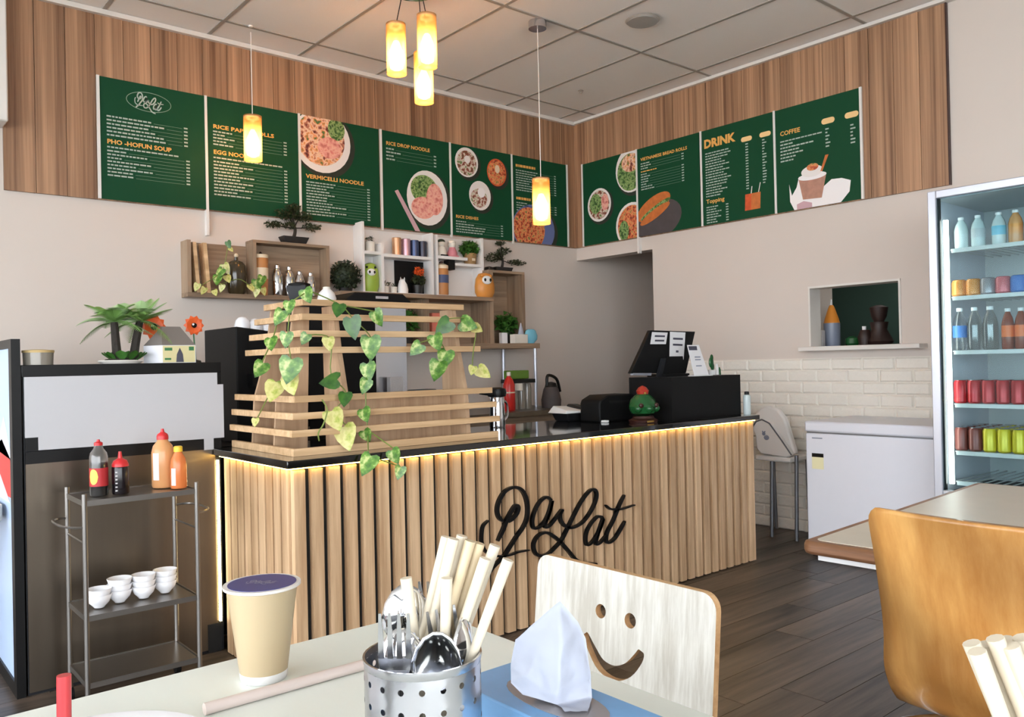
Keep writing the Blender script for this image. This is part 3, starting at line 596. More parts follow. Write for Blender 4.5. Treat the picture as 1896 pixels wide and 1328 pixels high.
for k, p in enumerate(tr):
    for i in range(20):
        a = 2 * PI * i / 20 + 0.3 * k; el = (0.05, 0.5, 1.0, 1.6)[i % 4] + random.uniform(-0.1, 0.3)
        frond(p[-1], (math.cos(a), math.sin(a) * 0.8, el), random.uniform(0.125, 0.165), random.uniform(0.03, 0.10), 0.042, 'palm' if i % 3 else 'palmpale', t)
for i in range(10):
    a = 2 * PI * i / 10; frond((-4.15 + 0.05 * math.cos(a), -1.61 + 0.025 * math.sin(a), ZP + 0.016), (math.cos(a), 0.6 * math.sin(a), 1.2), 0.05, 0.01, 0.02, 'grassleaf', t, 'groundcover')
# house shaped carton
t = thing('gable_carton', 'small house shaped paper carton with cream front and grey roof', 'carton', (-3.985, -1.615, ZP))
x0, x1, y0, y1 = -4.068, -3.885, -1.655, -1.575; xm = -4.02
M().hexa([(x0, y1, ZP), (xm, y0, ZP), (x1, y0, ZP), (x1, y1, ZP), (x0, y1, ZP + 0.072), (xm, y0, ZP + 0.072), (x1, y0, ZP + 0.072), (x1, y1, ZP + 0.072)]).done('body', 'boxwhite', t, smooth=False)
M().box(xm + 0.003, x1 - 0.003, y0 - 0.0015, y0, ZP + 0.002, ZP + 0.070).done('front_print', 'boxcream', t, smooth=False)
M().box(xm + 0.01, xm + 0.04, y0 - 0.0025, y0 - 0.0015, ZP + 0.05, ZP + 0.062).box(x1 - 0.028, x1 - 0.008, y0 - 0.0025, y0 - 0.0015, ZP + 0.05, ZP + 0.066).box(xm + 0.01, xm + 0.035, y0 - 0.0025, y0 - 0.0015, ZP + 0.012, ZP + 0.02).done('green_print', 'boxgreen', t, smooth=False)
M().prism([(xm + 0.055, y0 - 0.0028, ZP + 0.003), (xm + 0.085, y0 - 0.0028, ZP + 0.003), (xm + 0.082, y0 - 0.0028, ZP + 0.035), (xm + 0.07, y0 - 0.0028, ZP + 0.062), (xm + 0.058, y0 - 0.0028, ZP + 0.035)], (0, 0.001, 0)).done('figure_print', 'ink', t, smooth=False)
M().hexa([(x0, y1, ZP + 0.072), (xm, y0, ZP + 0.072), (x1, y0, ZP + 0.072), (x1, y1, ZP + 0.072), (xm + 0.012, -1.617, ZP + 0.150), (xm + 0.012, -1.619, ZP + 0.150), (x1 - 0.05, -1.619, ZP + 0.150), (x1 - 0.05, -1.617, ZP + 0.150)]).done('roof', 'boxroof', t, smooth=False)
for x, z, r, lb in ((-4.026, ZP + 0.150, 0.052, 'orange flower ornament leaning over the house carton beside the palm'), (-3.872, ZP + 0.157, 0.043, 'orange flower ornament standing past the end of house carton')):
    yy = -1.57 if x < -4 else -1.60
    t = thing('flower_ornament', lb, 'ornament', (x, yy, ZP), group='orange flower ornaments')
    M().tube([(x + 0.014, yy + 0.02, ZP + 0.0005), (x + 0.003, yy + 0.018, z)], 0.003, 6).done('stem', 'boxgreen', t)
    M().lathe([(0.022, 0), (0.02, 0.008), (0.004, 0.012)], (x + 0.014, yy + 0.02, ZP + 0.0003), 12).done('base', 'darkpot', t)
    for i in range(10):
        a = 2 * PI * i / 10; u = V(math.cos(a), 0, math.sin(a)); s_ = V(-math.sin(a), 0, math.cos(a)); c = V(x, yy, z)
        M().poly([c + u * r * 0.2 - s_ * r * 0.12, c + u * r * 0.7 - s_ * r * 0.3 + V(0, -0.006, 0), c + u * r + V(0, -0.002, 0), c + u * r * 0.7 + s_ * r * 0.3 + V(0, -0.006, 0), c + u * r * 0.2 + s_ * r * 0.12]).done('petal', 'flowerorange', t, smooth=False, solid=0.002)
    M().ball((x, yy - 0.006, z), r * 0.26, 10, 6).done('centre', 'black', t); M().ball((x - r * 0.12, yy - 0.012, z + r * 0.08), r * 0.12, 8, 5).done('white_dot', 'white', t)  # white spot of the black and white flower centre

# ================================================================== STEEL RACK WITH SAUCES AND BOWLS
rk = thing('steel_rack', 'three tier steel rack trolley in front of the steel partition base', 'rack', (-4.22, -1.92, 0))
RX0, RX1, RY0, RY1 = -4.406, -4.030, -2.05, -1.80
for x in (RX0, RX1):
    for y in (RY0, RY1):
        M().cyl((x, y, 0.045), (x, y, 0.768), 0.0085, n=10).done('leg', 'rackmetal', rk)
        M().cyl((x - 0.009, y, 0.0225), (x + 0.009, y, 0.0225), 0.0225, n=14).done('castor', 'blackmatte', rk)
for z in (0.742, 0.352, 0.125):
    q = M(); q.box(RX0 + 0.006, RX1 - 0.006, RY0 + 0.004, RY1 - 0.004, z - 0.006, z)
    for y in (RY0, RY1): q.box(RX0 + 0.006, RX1 - 0.006, y - 0.004, y + 0.004, z - 0.016, z + 0.003)
    for x in (RX0, RX1): q.box(x - 0.003, x + 0.003, RY0 + 0.006, RY1 - 0.006, z - 0.016, z + 0.003)
    q.done('shelf', 'rackmetal', rk, smooth=False)
for x, s_ in ((RX0, -1), (RX1, 1)):
    M().tube(spline([(x, RY0, 0.655), (x + s_ * 0.035, RY0 + 0.01, 0.658), (x + s_ * 0.06, RY0 + 0.06, 0.660), (x + s_ * 0.06, RY1 - 0.06, 0.660), (x + s_ * 0.035, RY1 - 0.01, 0.658), (x, RY1, 0.655)], 4), 0.0045, 6).done('handle', 'rackmetal', rk)
    M().cyl((x, RY0, 0.60), (x, RY1, 0.60), 0.0035, n=6).done('side_rail', 'rackmetal', rk)
ZS = 0.7455
t = thing('sauce_bottle', 'clear sauce bottle half full of soy with red and yellow label', 'bottle', (-4.335, -1.95, ZS))
M().lathe([(0.028, 0), (0.030, 0.004), (0.030, 0.135), (0.027, 0.15), (0.016, 0.165), (0.013, 0.178)], (-4.335, -1.95, ZS), 20).done('body', 'bottleclear', t)
M().lathe([(0.026, 0.002), (0.028, 0.118), (0.001, 0.118)], (-4.335, -1.95, ZS), 20).done('contents', 'soy', t)
M().lathe([(0.0306, 0.034), (0.0306, 0.098), (0.0302, 0.098), (0.0302, 0.034)], (-4.335, -1.95, ZS), 20).done('label', 'labelred', t)
qe = M(); ne = 10
for k in range(ne):
    u0, u1 = -1 + 2 * k / ne, -1 + 2 * (k + 1) / ne; P_ = lambda u, sg_: (-4.335 + 0.0312 * math.cos(math.radians(222 + 30 * u)), -1.95 + 0.0312 * math.sin(math.radians(222 + 30 * u)), ZS + 0.068 + sg_ * 0.027 * math.sqrt(max(0, 1 - u * u)))
    qe.poly([P_(u0, -1), P_(u1, -1), P_(u1, 1), P_(u0, 1)])
qe.done('label_emblem', 'labelyellow', t, smooth=False)
M().lathe([(0.0145, 0.176), (0.0145, 0.186), (0.006, 0.19), (0.005, 0.197)], (-4.335, -1.95, ZS), 14).done('cap', 'redcap', t)
t = thing('squeeze_bottle', 'dark sauce squeeze bottle with pointed red cap', 'bottle', (-4.268, -1.965, ZS))
M().lathe([(0.027, 0), (0.029, 0.005), (0.029, 0.092), (0.027, 0.098)], (-4.268, -1.965, ZS), 20).done('body', 'soy', t)
M().lathe([(0.028, 0.097), (0.028, 0.105), (0.022, 0.118), (0.008, 0.126), (0.005, 0.15)], (-4.268, -1.965, ZS), 18).done('cap', 'redcap', t)
for i in range(6): M().box(-4.2905, -4.284, -1.9895, -1.9865, ZS + 0.012 + i * 0.013, ZS + 0.016 + i * 0.013).done('label_mark', 'labelwhite', t, smooth=False)
t = thing('chilli_bottle', 'tall orange chilli sauce bottle with red cap and white print', 'bottle', (-4.105, -1.915, ZS))
M().lathe([(0.037, 0), (0.040, 0.005), (0.040, 0.13), (0.034, 0.155), (0.020, 0.172), (0.018, 0.182)], (-4.105, -1.915, ZS), 22).done('body', 'orangesauce', t)
M().lathe([(0.021, 0.178), (0.021, 0.19), (0.018, 0.198), (0.007, 0.206), (0.005, 0.218)], (-4.105, -1.915, ZS), 16).done('cap', 'redcap', t)
M().add([(-4.105 + 0.0405 * math.cos(math.radians(a)), -1.915 + 0.0405 * math.sin(math.radians(a)), ZS + z) for z in (0.03, 0.13) for a in (196, 208, 220, 232)], [(0, 1, 5, 4), (1, 2, 6, 5), (2, 3, 7, 6)]).done('label', 'labelwhite', t)
t = thing('honey_bottle', 'small orange sauce bottle with yellow cap', 'bottle', (-4.072, -1.985, ZS))
M().lathe([(0.027, 0), (0.029, 0.004), (0.029, 0.085), (0.024, 0.11), (0.014, 0.13), (0.013, 0.138)], (-4.072, -1.985, ZS), 20).done('body', 'orangesauce2', t)
M().lathe([(0.0155, 0.134), (0.0155, 0.152), (0.012, 0.155)], (-4.072, -1.985, ZS), 16).done('cap', 'yellowcap', t)
M().add([(-4.072 + 0.0296 * math.cos(math.radians(a)), -1.985 + 0.0296 * math.sin(math.radians(a)), ZS + z) for z in (0.012, 0.075) for a in (196, 214, 232)], [(0, 1, 4, 3), (1, 2, 5, 4)]).done('label', 'labelwhite', t)
q = M().lathe([(0.017, 0), (0.019, 0.004), (0.034, 0.020), (0.0425, 0.046), (0.0405, 0.046), (0.032, 0.022), (0.016, 0.007), (0.0005, 0.006)], (0, 0, 0), 22)
bme = q.mesh((0, 0, 0), 'bowl'); bme.materials.append(MATS['china']); bme.shade_smooth()
for x, y, nn, nm in ((-4.345, -1.965, 2, 'bowl stack at the poster panel end'), (-4.272, -1.945, 3, 'bowl stack second from the poster panel'), (-4.192, -1.95, 3, 'bowl stack second from the light strip'), (-4.110, -1.93, 3, 'bowl stack nearest the light strip')):
    for k in range(nn):
        inst('small_bowl', bme, (x, y, 0.3558 + k * 0.020), label='small white china bowl, ' + ('lowest' if k == 0 else 'topmost' if k == nn - 1 else 'middle') + ' of the ' + nm, cat='bowl', group='white bowls on the middle rack shelf')
# ================================================================== SLATTED PLANT TRELLIS ON THE COUNTER
tr_ = thing('plant_trellis', 'tapered oak slat trellis standing on the counter corner', 'trellis', (-3.3, -2.0, 0.85))
LV = [(-3.651, -2.166, 1.435, -1.803, -2.871), (-3.658, -2.173, 1.378, -1.72, -2.898), (-3.674, -2.189, 1.312, -1.70, -2.825), (-3.681, -2.196, 1.248, -1.672, -2.804),
      (-3.731, -2.246, 1.062, -1.672, -2.781), (-3.746, -2.261, 0.999, -1.672, -2.770), (-3.756, -2.271, 0.935, -1.675, -2.761), (-3.747, -2.262, 0.8645, -1.672, -2.764)]
for cx, cy, z, ly, rx in LV:
    h = 0.0125 if z > 0.9 else 0.0145
    M().box(cx, rx, cy, cy + 0.018, z - h, z + h).done('slat', 'trelliswood', tr_, bev=0.0015)
    M().box(cx, cx + 0.018, cy + 0.018, ly, z - h, z + h).done('slat', 'trelliswood', tr_, bev=0.0015)
for y in (-1.84, -2.05):
    M().prism([(-3.632, y, 1.425), (-3.655, y, 1.25), (-3.712, y, 1.06), (-3.726, y, 0.852), (-3.585, y, 0.852), (-3.565, y, 1.425)], (0, 0.014, 0)).done('post', 'postwood', tr_, smooth=False)
for x in (-3.513, -2.925):
    M().prism([(x, -2.147, 1.425), (x, -2.176, 1.25), (x, -2.226, 1.06), (x, -2.242, 0.852), (x, -2.07, 0.852), (x, -2.055, 1.425)], (0.022, 0, 0)).done('post', 'postwood', tr_, smooth=False)
M().box(-3.489, -2.927, -2.125, -2.113, 0.852, 1.05).done('planter_board', 'postwood', tr_, smooth=False)

# trailing pothos
po = thing('pothos_vine', 'trailing variegated pothos vine climbing over the slat trellis', 'plant', (-3.4, -2.2, 0.87))
def leafmesh(m):
    q = M(); out = [(0, 0.0), (0.22, 0.14), (0.42, 0.10), (0.5, -0.12), (0.42, -0.42), (0.24, -0.72), (0.0, -1.0), (-0.24, -0.72), (-0.42, -0.42), (-0.5, -0.12), (-0.42, 0.10), (-0.22, 0.14)]
    vs = [(0, 0, -0.4)]
    for x, z in out: vs.append((x * 0.85, 0.16 * abs(x) + 0.12 * (z + 0.4) ** 2 - 0.05, z))
    vs[0] = (0, -0.02, -0.4)
    q.add(vs, [(0, i + 1, (i + 1) % 12 + 1) for i in range(12)])
    me = q.mesh((0, 0, 0), 'leaf'); me.materials.append(MATS[m]); me.shade_smooth(); return me
LM = [leafmesh('leaf'), leafmesh('leafdark'), leafmesh('leafpale')]
LEAF = [(-3.684,-2.285,1.448,0.054),(-3.770,-2.316,1.402,0.046),(-3.770,-2.227,1.369,0.059),(-3.556,-2.285,1.398,0.055),(-3.495,-2.285,1.331,0.081),(-3.384,-2.285,1.370,0.063),(-3.067,-2.285,1.339,0.074),(-2.936,-2.285,1.351,0.076),(-2.888,-2.285,1.334,0.049),(-3.105,-2.285,1.275,0.067),(-3.206,-2.285,1.246,0.059),(-3.062,-2.285,1.205,0.074),(-3.104,-2.285,1.158,0.080),(-2.858,-2.285,1.143,0.063),(-3.770,-2.153,1.274,0.054),(-3.770,-2.284,1.284,0.053),(-3.697,-2.285,1.287,0.042),(-3.419,-2.285,1.253,0.088),(-3.770,-2.046,1.178,0.062),(-3.770,-2.306,1.173,0.087),(-3.755,-2.285,1.120,0.076),(-3.770,-2.166,1.096,0.078),(-3.599,-2.285,1.127,0.073),(-3.432,-2.285,1.159,0.069),(-3.448,-2.285,1.103,0.056),(-3.536,-2.285,1.057,0.055),(-3.450,-2.285,0.991,0.056),(-3.579,-2.285,0.980,0.079),(-3.533,-2.285,0.910,0.092),(-3.445,-2.285,0.910,0.050),(-3.520,-2.415,0.815,0.077),(-3.400,-2.415,0.835,0.057),(-3.380,-2.415,0.771,0.049),(-3.770,-1.991,0.971,0.031),(-3.599,-2.285,1.269,0.049),(-2.919,-2.285,1.154,0.041)]
PALE = {20: 2, 21: 2, 27: 2, 28: 2, 33: 2, 34: 2, 35: 2, 13: 2, 8: 2, 22: 1, 3: 1, 6: 1, 4: 1, 25: 1}
ROLL = {7: 70, 8: 60, 13: 50, 6: -50, 10: -45, 22: -80, 2: -25, 18: -30, 23: 10, 30: -20, 31: 30, 12: -15}
random.seed(11)
for i, (x, y, z, L_) in enumerate(LEAF):
    L_ *= 1.08; face = -0.72 + random.uniform(-0.35, 0.35); tilt = random.uniform(-0.5, 0.15); roll = math.radians(ROLL.get(i, random.uniform(-28, 28)))
    R_ = Matrix.Rotation(face, 3, 'Z') @ Matrix.Rotation(tilt, 3, 'X') @ Matrix.Rotation(-roll, 3, 'Y')
    o = inst('leaf', LM[PALE.get(i, 0)], V(x, y, z) + V(-0.012, -0.012, 0) + R_ @ V(0, 0, L_ * 0.42), po)
    o.rotation_euler = R_.to_euler(); o.scale = (L_ * 1.12, L_, L_)
for path in ([0, 3, 4, 17, 23, 24, 26, 29, 30], [30, 32], [29, 31], [0, 1, 2, 14, 18], [1, 15, 19, 20, 21], [16, 34, 22, 25, 27, 28], [7, 6, 9, 10], [9, 11, 12], [8, 35, 13], [3, 5], [21, 33]):
    P = [V(*LEAF[i][:3]) + V(0.006, 0.010, LEAF[i][3] * 0.40) for i in path]
    M().tube(spline(P, 5), 0.0026, 5).done('stem', 'stem', po)
M().tube(spline([(-3.64, -2.29, 1.06), (-3.625, -2.30, 1.02), (-3.64, -2.30, 0.97), (-3.66, -2.295, 0.935), (-3.655, -2.29, 0.905)], 5), 0.003, 5).done('stem', 'stem', po)

# ================================================================== THINGS ON THE COUNTER
ZT = 0.8505
t = thing('payment_terminal', 'white and black card payment terminal on a black stand', 'terminal', (-1.83, -1.76, ZT))
M().hexa([(-1.90, -1.82, ZT), (-1.76, -1.82, ZT), (-1.75, -1.72, ZT), (-1.91, -1.72, ZT), (-1.93, -1.84, ZT + 0.045), (-1.72, -1.84, ZT + 0.045), (-1.72, -1.71, ZT + 0.045), (-1.93, -1.71, ZT + 0.045)]).done('stand', 'charcoal', t, bev=0.006)
M().hexa([(-1.95, -1.85, ZT + 0.045), (-1.705, -1.85, ZT + 0.045), (-1.705, -1.70, ZT + 0.045), (-1.95, -1.70, ZT + 0.045), (-1.94, -1.845, ZT + 0.062), (-1.72, -1.845, ZT + 0.054), (-1.72, -1.705, ZT + 0.075), (-1.91, -1.705, ZT + 0.085)]).done('shell', 'white', t, bev=0.006)
M().hexa([(-1.81, -1.82, ZT + 0.058), (-1.72, -1.82, ZT + 0.056), (-1.715, -1.715, ZT + 0.072), (-1.82, -1.715, ZT + 0.078), (-1.80, -1.81, ZT + 0.075), (-1.73, -1.81, ZT + 0.070), (-1.73, -1.72, ZT + 0.088), (-1.81, -1.72, ZT + 0.092)]).done('keypad', 'charcoal', t, bev=0.006)
M().box(-1.86, -1.83, -2.06, -2.01, ZT, ZT + 0.012).done('receipt_clip', 'white', label='small white clip lying on the black countertop', cat='clip', bev=0.003)
pr = thing('receipt_printer', 'black receipt printer with rounded corner behind the figurine', 'printer', (-1.72, -1.95, ZT))
M().prism([(-1.87, -2.03, ZT), (-1.585, -2.03, ZT), (-1.585, -2.03, ZT + 0.145), (-1.80, -2.03, ZT + 0.145), (-1.86, -2.03, ZT + 0.120), (-1.87, -2.03, ZT + 0.098)], (0, 0.15, 0)).done('body', 'blackmatte', pr, bev=0.008)
M().box(-1.79, -1.63, -2.033, -2.0295, ZT + 0.10, ZT + 0.112).done('paper_slot', 'cavity', pr)
t = thing('figurine', 'green lucky figurine with red top on a dark wooden base', 'figurine', (-1.715, -2.20, ZT))
M().lathe([(0.075, 0), (0.078, 0.012), (0.06, 0.022), (0.055, 0.034)], (-1.715, -2.20, ZT), 24).done('base', 'darkwood', t)
M().box(-1.77, -1.72, -2.279, -2.275, ZT + 0.004, ZT + 0.013).done('plaque', 'brass', t)
M().lathe([(0.03, 0.034), (0.065, 0.05), (0.078, 0.085), (0.066, 0.12), (0.04, 0.145), (0.02, 0.155)], (-1.715, -2.20, ZT), 20).done('body', 'figgreen', t)
for a in (200, 250, 300, 340): M().ball((-1.715 + 0.07 * math.cos(math.radians(a)), -2.20 + 0.07 * math.sin(math.radians(a)), ZT + 0.075), 0.022, 10, 6).done('limb', 'figgreen', t)
for a in (215, 285): M().ball((-1.715 + 0.078 * math.cos(math.radians(a)), -2.20 + 0.078 * math.sin(math.radians(a)), ZT + 0.092), 0.013, 8, 6).done('coin', 'darkwood', t)
M().lathe([(0.03, 0.15), (0.034, 0.168), (0.022, 0.185), (0.004, 0.195)], (-1.715, -2.20, ZT), 14).done('top_knot', 'figred', t); M().ball((-1.727, -2.228, ZT + 0.155), 0.008, 8, 5).done('jewel', 'brass', t)
bb = thing('till_box', 'plain black box screen on the counter hiding the till', 'box', (-1.25, -2.15, ZT))
M().box(-1.575, -0.945, -2.285, -2.265, ZT, 1.075).done('front_panel', 'blackmatte', bb, smooth=False)
M().box(-1.575, -1.555, -2.265, -1.98, ZT, 1.075).done('side_panel', 'blackmatte', bb, smooth=False); M().box(-0.965, -0.945, -2.265, -1.98, ZT, 1.075).done('side_panel', 'blackmatte', bb, smooth=False)
M().box(-1.575, -0.945, -2.285, -1.98, 1.075, 1.085).done('top_panel', 'blackmatte', bb, smooth=False)
# point of sale screen leaning on the box
ps = thing('pos_screen', 'black till screen seen from behind with taped paper notes', 'screen', (-1.35, -2.12, 1.085))
def tilt(x, z, y=-2.18): return (x, y + 0.16 * (z - 1.085) * -1.0 + 0.10, z)
scr = [(-1.675, 1.110), (-1.19, 1.100), (-1.145, 1.343), (-1.545, 1.347)]
M().prism([tilt(*p) for p in scr], (0, 0.025, 0)).done('screen', 'blackmatte', ps, bev=0.003)
M().prism([tilt(-1.655, 1.100), tilt(-1.50, 1.094), tilt(-1.50, 1.108), tilt(-1.655, 1.112)], (0, 0.02, 0)).done('bottom_edge', 'alu', ps)
M().prism([tilt(-1.47, 1.085, -2.185), tilt(-1.435, 1.085, -2.185), tilt(-1.415, 1.19, -2.185), tilt(-1.44, 1.19, -2.185)], (0, -0.02, 0)).done('arm', 'charcoal', ps)
M().box(-1.44, -1.22, -2.13, -2.0, 1.085, 1.10).prism([tilt(-1.42, 1.09, -2.19), tilt(-1.21, 1.09, -2.19), tilt(-1.25, 1.20, -2.19), tilt(-1.39, 1.20, -2.19)], (0, 0.02, 0)).done('stand', 'blackmatte', ps)
def note(pts, rows, par, lab=None):
    P = [Vector(tilt(x, z, -2.187)) for x, z in pts]; M().poly(P).done('paper_note', 'paper', par, smooth=False, solid=0.0008)
    for v0, v1, u0, u1 in rows:
        A = lambda u, v: P[0].lerp(P[1], u).lerp(P[3].lerp(P[2], u), v) + V(0, -0.0012, 0)
        M().poly([A(u0, v0), A(u1, v0), A(u1, v1), A(u0, v1)]).done('note_text', 'ink', par, smooth=False)
note([(-1.545, 1.270), (-1.410, 1.270), (-1.405, 1.335), (-1.54, 1.337)], [(0.6, 0.75, 0.2, 0.85), (0.22, 0.37, 0.25, 0.85)], ps)
note([(-1.365, 1.185), (-1.235, 1.180), (-1.245, 1.337), (-1.385, 1.340)], [(0.72, 0.79, 0.2, 0.85), (0.50, 0.57, 0.2, 0.85), (0.25, 0.33, 0.42, 0.6)], ps)
st = thing('card_stand', 'white printed payment card in a clear stand on the till box', 'sign', (-1.25, -2.2, 1.085))
M().hexa([(-1.310, -2.235, 1.085), (-1.175, -2.235, 1.085), (-1.175, -2.232, 1.085), (-1.310, -2.232, 1.085), (-1.330, -2.205, 1.262), (-1.225, -2.205, 1.262), (-1.225, -2.202, 1.262), (-1.330, -2.202, 1.262)]).done('card', 'paper', st, smooth=False)
M().hexa([(-1.321, -2.2115, 1.232), (-1.248, -2.2115, 1.232), (-1.248, -2.2105, 1.232), (-1.321, -2.2105, 1.232), (-1.325, -2.2085, 1.255), (-1.250, -2.2085, 1.255), (-1.250, -2.2075, 1.255), (-1.325, -2.2075, 1.255)]).done('card_header', 'ink', st, smooth=False)
for z in (1.19, 1.175, 1.14): M().box(-1.285, -1.235, -2.2265 + (z - 1.16) * 0.16, -2.2250 + (z - 1.16) * 0.16, z, z + 0.006).done('card_text', 'bottlegrey', st, smooth=False)
M().box(-1.310, -1.160, -2.25, -2.19, 1.085, 1.09).done('foot', 'clearpl', st)
t = thing('small_plant', 'small dark green plant in a clear pot on the till box', 'plant', (-1.03, -2.15, 1.085))
M().lathe([(0.02, 0), (0.024, 0.03), (0.021, 0.03), (0.018, 0.004)], (-1.03, -2.15, 1.0855), 14).done('pot', 'clearpl', t)
for dx, dz, r in ((-0.008, 0.075, 0.026), (0.004, 0.05, 0.02), (-0.002, 0.10, 0.018)): M().ball((-1.03 + dx, -2.15, 1.085 + dz), r, 10, 7, 0.8, 0.4, 1.25).done('leaf', 'figgreen', t)
t = thing('sanitizer', 'slim white sanitizer tube beside the small till plant', 'bottle', (-0.975, -2.15, 1.085))
M().lathe([(0.011, 0), (0.011, 0.045), (0.006, 0.052), (0.006, 0.065)], (-0.983, -2.15, 1.0855), 10).done('body', 'white', t); M().lathe([(0.012, 0), (0.010, 0.03), (0.004, 0.045)], (-0.962, -2.15, 1.0855), 10).done('pump', 'figgreen', t)
t = thing('spray_bottle', 'pale bottle with black cap behind the end of till box', 'bottle', (-0.920, -2.31, ZT))
M().lathe([(0.02, 0), (0.022, 0.01), (0.021, 0.11), (0.012, 0.118)], (-0.920, -2.31, ZT), 14).done('body', 'waterbottle', t); M().lathe([(0.014, 0.116), (0.014, 0.132), (0.01, 0.135)], (-0.920, -2.31, ZT), 12).done('cap', 'black', t)
t = thing('steel_pitcher', 'tall shiny steel pitcher with a black pouring top', 'pitcher', (-2.41, -1.82, ZT))
M().lathe([(0.040, 0), (0.042, 0.01), (0.037, 0.16), (0.035, 0.165)], (-2.41, -1.82, ZT), 20).done('body', 'chrome', t)
M().lathe([(0.046, 0.16), (0.05, 0.18), (0.045, 0.2), (0.02, 0.207)], (-2.41, -1.82, ZT), 18).done('lid', 'black', t); M().hexa([(-2.52, -1.84, ZT + 0.175), (-2.45, -1.85, ZT + 0.165), (-2.45, -1.80, ZT + 0.165), (-2.52, -1.81, ZT + 0.175), (-2.53, -1.84, ZT + 0.2), (-2.45, -1.85, ZT + 0.2), (-2.45, -1.80, ZT + 0.2), (-2.53, -1.81, ZT + 0.2)]).done('spout', 'black', t, bev=0.004)
M().tube(spline([(-2.375, -1.82, ZT + 0.14), (-2.345, -1.82, ZT + 0.12), (-2.342, -1.82, ZT + 0.06), (-2.37, -1.82, ZT + 0.03)], 5), 0.006, 6).done('handle', 'steel', t)
# ================================================================== WALL SHELVES BEHIND THE COUNTER
sa = thing('box_shelf', 'stepped wooden box shelf on the wall holding bottles and ivy', 'shelf', (-2.9, -0.05, 1.62))
D = -0.115
M().box(-3.385, -2.445, D, -0.002, 1.622, 1.648).done('bottom_board', 'shelfwood', sa, smooth=False)
M().box(-3.385, -3.362, D, -0.002, 1.648, 1.963).done('side_board', 'shelfwoodv', sa, smooth=False)
M().box(-3.362, -2.978, -0.010, -0.002, 1.648, 1.963).done('back_board', 'shelfwood', sa, smooth=False)
M().box(-2.978, -2.955, D, -0.002, 1.648, 1.977).done('side_board', 'shelfwoodv', sa, smooth=False); M().box(-2.468, -2.445, D, -0.002, 1.648, 1.977).done('side_board', 'shelfwoodv', sa, smooth=False)
M().box(-2.978, -2.445, D, -0.002, 1.977, 1.995).done('top_board', 'shelfwood', sa, smooth=False); M().box(-2.955, -2.468, -0.010, -0.002, 1.648, 1.977).done('back_board', 'shelfwood', sa, smooth=False)
ZA = 1.6485
for x, lb in ((-3.325, 'leaning against the end of box shelf'), (-3.262, 'leaning nearer the ivy')):
    M().hexa([(x, -0.10, ZA), (x + 0.022, -0.10, ZA), (x + 0.022, -0.02, ZA), (x, -0.02, ZA), (x - 0.022, -0.10, ZA + 0.305), (x, -0.10, ZA + 0.305), (x, -0.02, ZA + 0.305), (x - 0.022, -0.02, ZA + 0.305)]).done('wood_plank', 'trelliswood', label='loose wooden plank ' + lb, cat='plank', smooth=False)
t = thing('brown_flagon', 'squat brown glass flagon with a wooden stopper', 'bottle', (-3.066, -0.062, ZA))
M().lathe([(0.045, 0), (0.055, 0.02), (0.062, 0.13), (0.06, 0.18), (0.04, 0.205), (0.012, 0.215), (0.012, 0.235)], (-3.066, -0.064, ZA), 20, 1, 0.75).done('body', 'vasebrown', t); M().ball((-3.066, -0.064, ZA + 0.245), 0.014, 10, 6).done('stopper', 'cream', t)
iv = thing('shelf_ivy', 'small artificial ivy trailing along the box shelf', 'plant', (-3.15, -0.1, ZA))
random.seed(5)
for x, z, L_, k in ((-3.34, 0.03, 0.05, 2), (-3.30, 0.01, 0.05, 2), (-3.20, 0.12, 0.075, 0), (-3.16, 0.15, 0.07, 2), (-3.215, 0.08, 0.07, 0), (-3.15, 0.09, 0.06, 2), (-3.19, 0.03, 0.05, 2), (-3.14, 0.30, 0.05, 1), (-3.125, 0.27, 0.035, 2), (-3.0, 0.04, 0.055, 2), (-2.96, 0.06, 0.08, 0), (-2.93, 0.09, 0.07, 0), (-2.97, 0.01, 0.055, 2), (-2.92, 0.02, 0.05, 2), (-3.23, 0.0, 0.045, 2)):
    R_ = Matrix.Rotation(-0.5 + random.uniform(-0.5, 0.5), 3, 'Z') @ Matrix.Rotation(random.uniform(-0.5, 0.1), 3, 'X') @ Matrix.Rotation(random.uniform(-0.6, 0.6), 3, 'Y')
    o = inst('leaf', LM[k], V(x, -0.135, ZA + z) + R_ @ V(0, 0, L_ * 0.4), iv); o.rotation_euler = R_.to_euler(); o.scale = (L_, L_, L_)
M().tube(spline([(-3.33, -0.13, ZA + 0.03), (-3.22, -0.13, ZA + 0.10), (-3.17, -0.13, ZA + 0.16), (-3.14, -0.13, ZA + 0.31)], 5), 0.0025, 5).done('stem', 'stem', iv); M().tube(spline([(-3.2, -0.13, ZA + 0.05), (-3.08, -0.13, ZA + 0.09), (-3.0, -0.13, ZA + 0.05), (-2.92, -0.13, ZA + 0.03)], 5), 0.0025, 5).done('stem', 'stem', iv)
t = thing('toffee_cup', 'tall caramel coloured tumbler with cream lid and band', 'cup', (-2.905, -0.062, ZA))
M().lathe([(0.04, 0), (0.045, 0.12), (0.047, 0.235), (0.044, 0.24)], (-2.905, -0.062, ZA), 20).done('body', 'toffee', t); M().lathe([(0.0455, 0.105), (0.0475, 0.175), (0.046, 0.175)], (-2.905, -0.062, ZA), 20).done('band', 'cream', t); M().lathe([(0.049, 0.238), (0.049, 0.258), (0.045, 0.262)], (-2.905, -0.062, ZA), 20).done('lid', 'cream', t); M().lathe([(0.008, 0.262), (0.012, 0.27), (0.004, 0.28)], (-2.905, -0.062, ZA), 10).done('knob', 'darkwood', t)
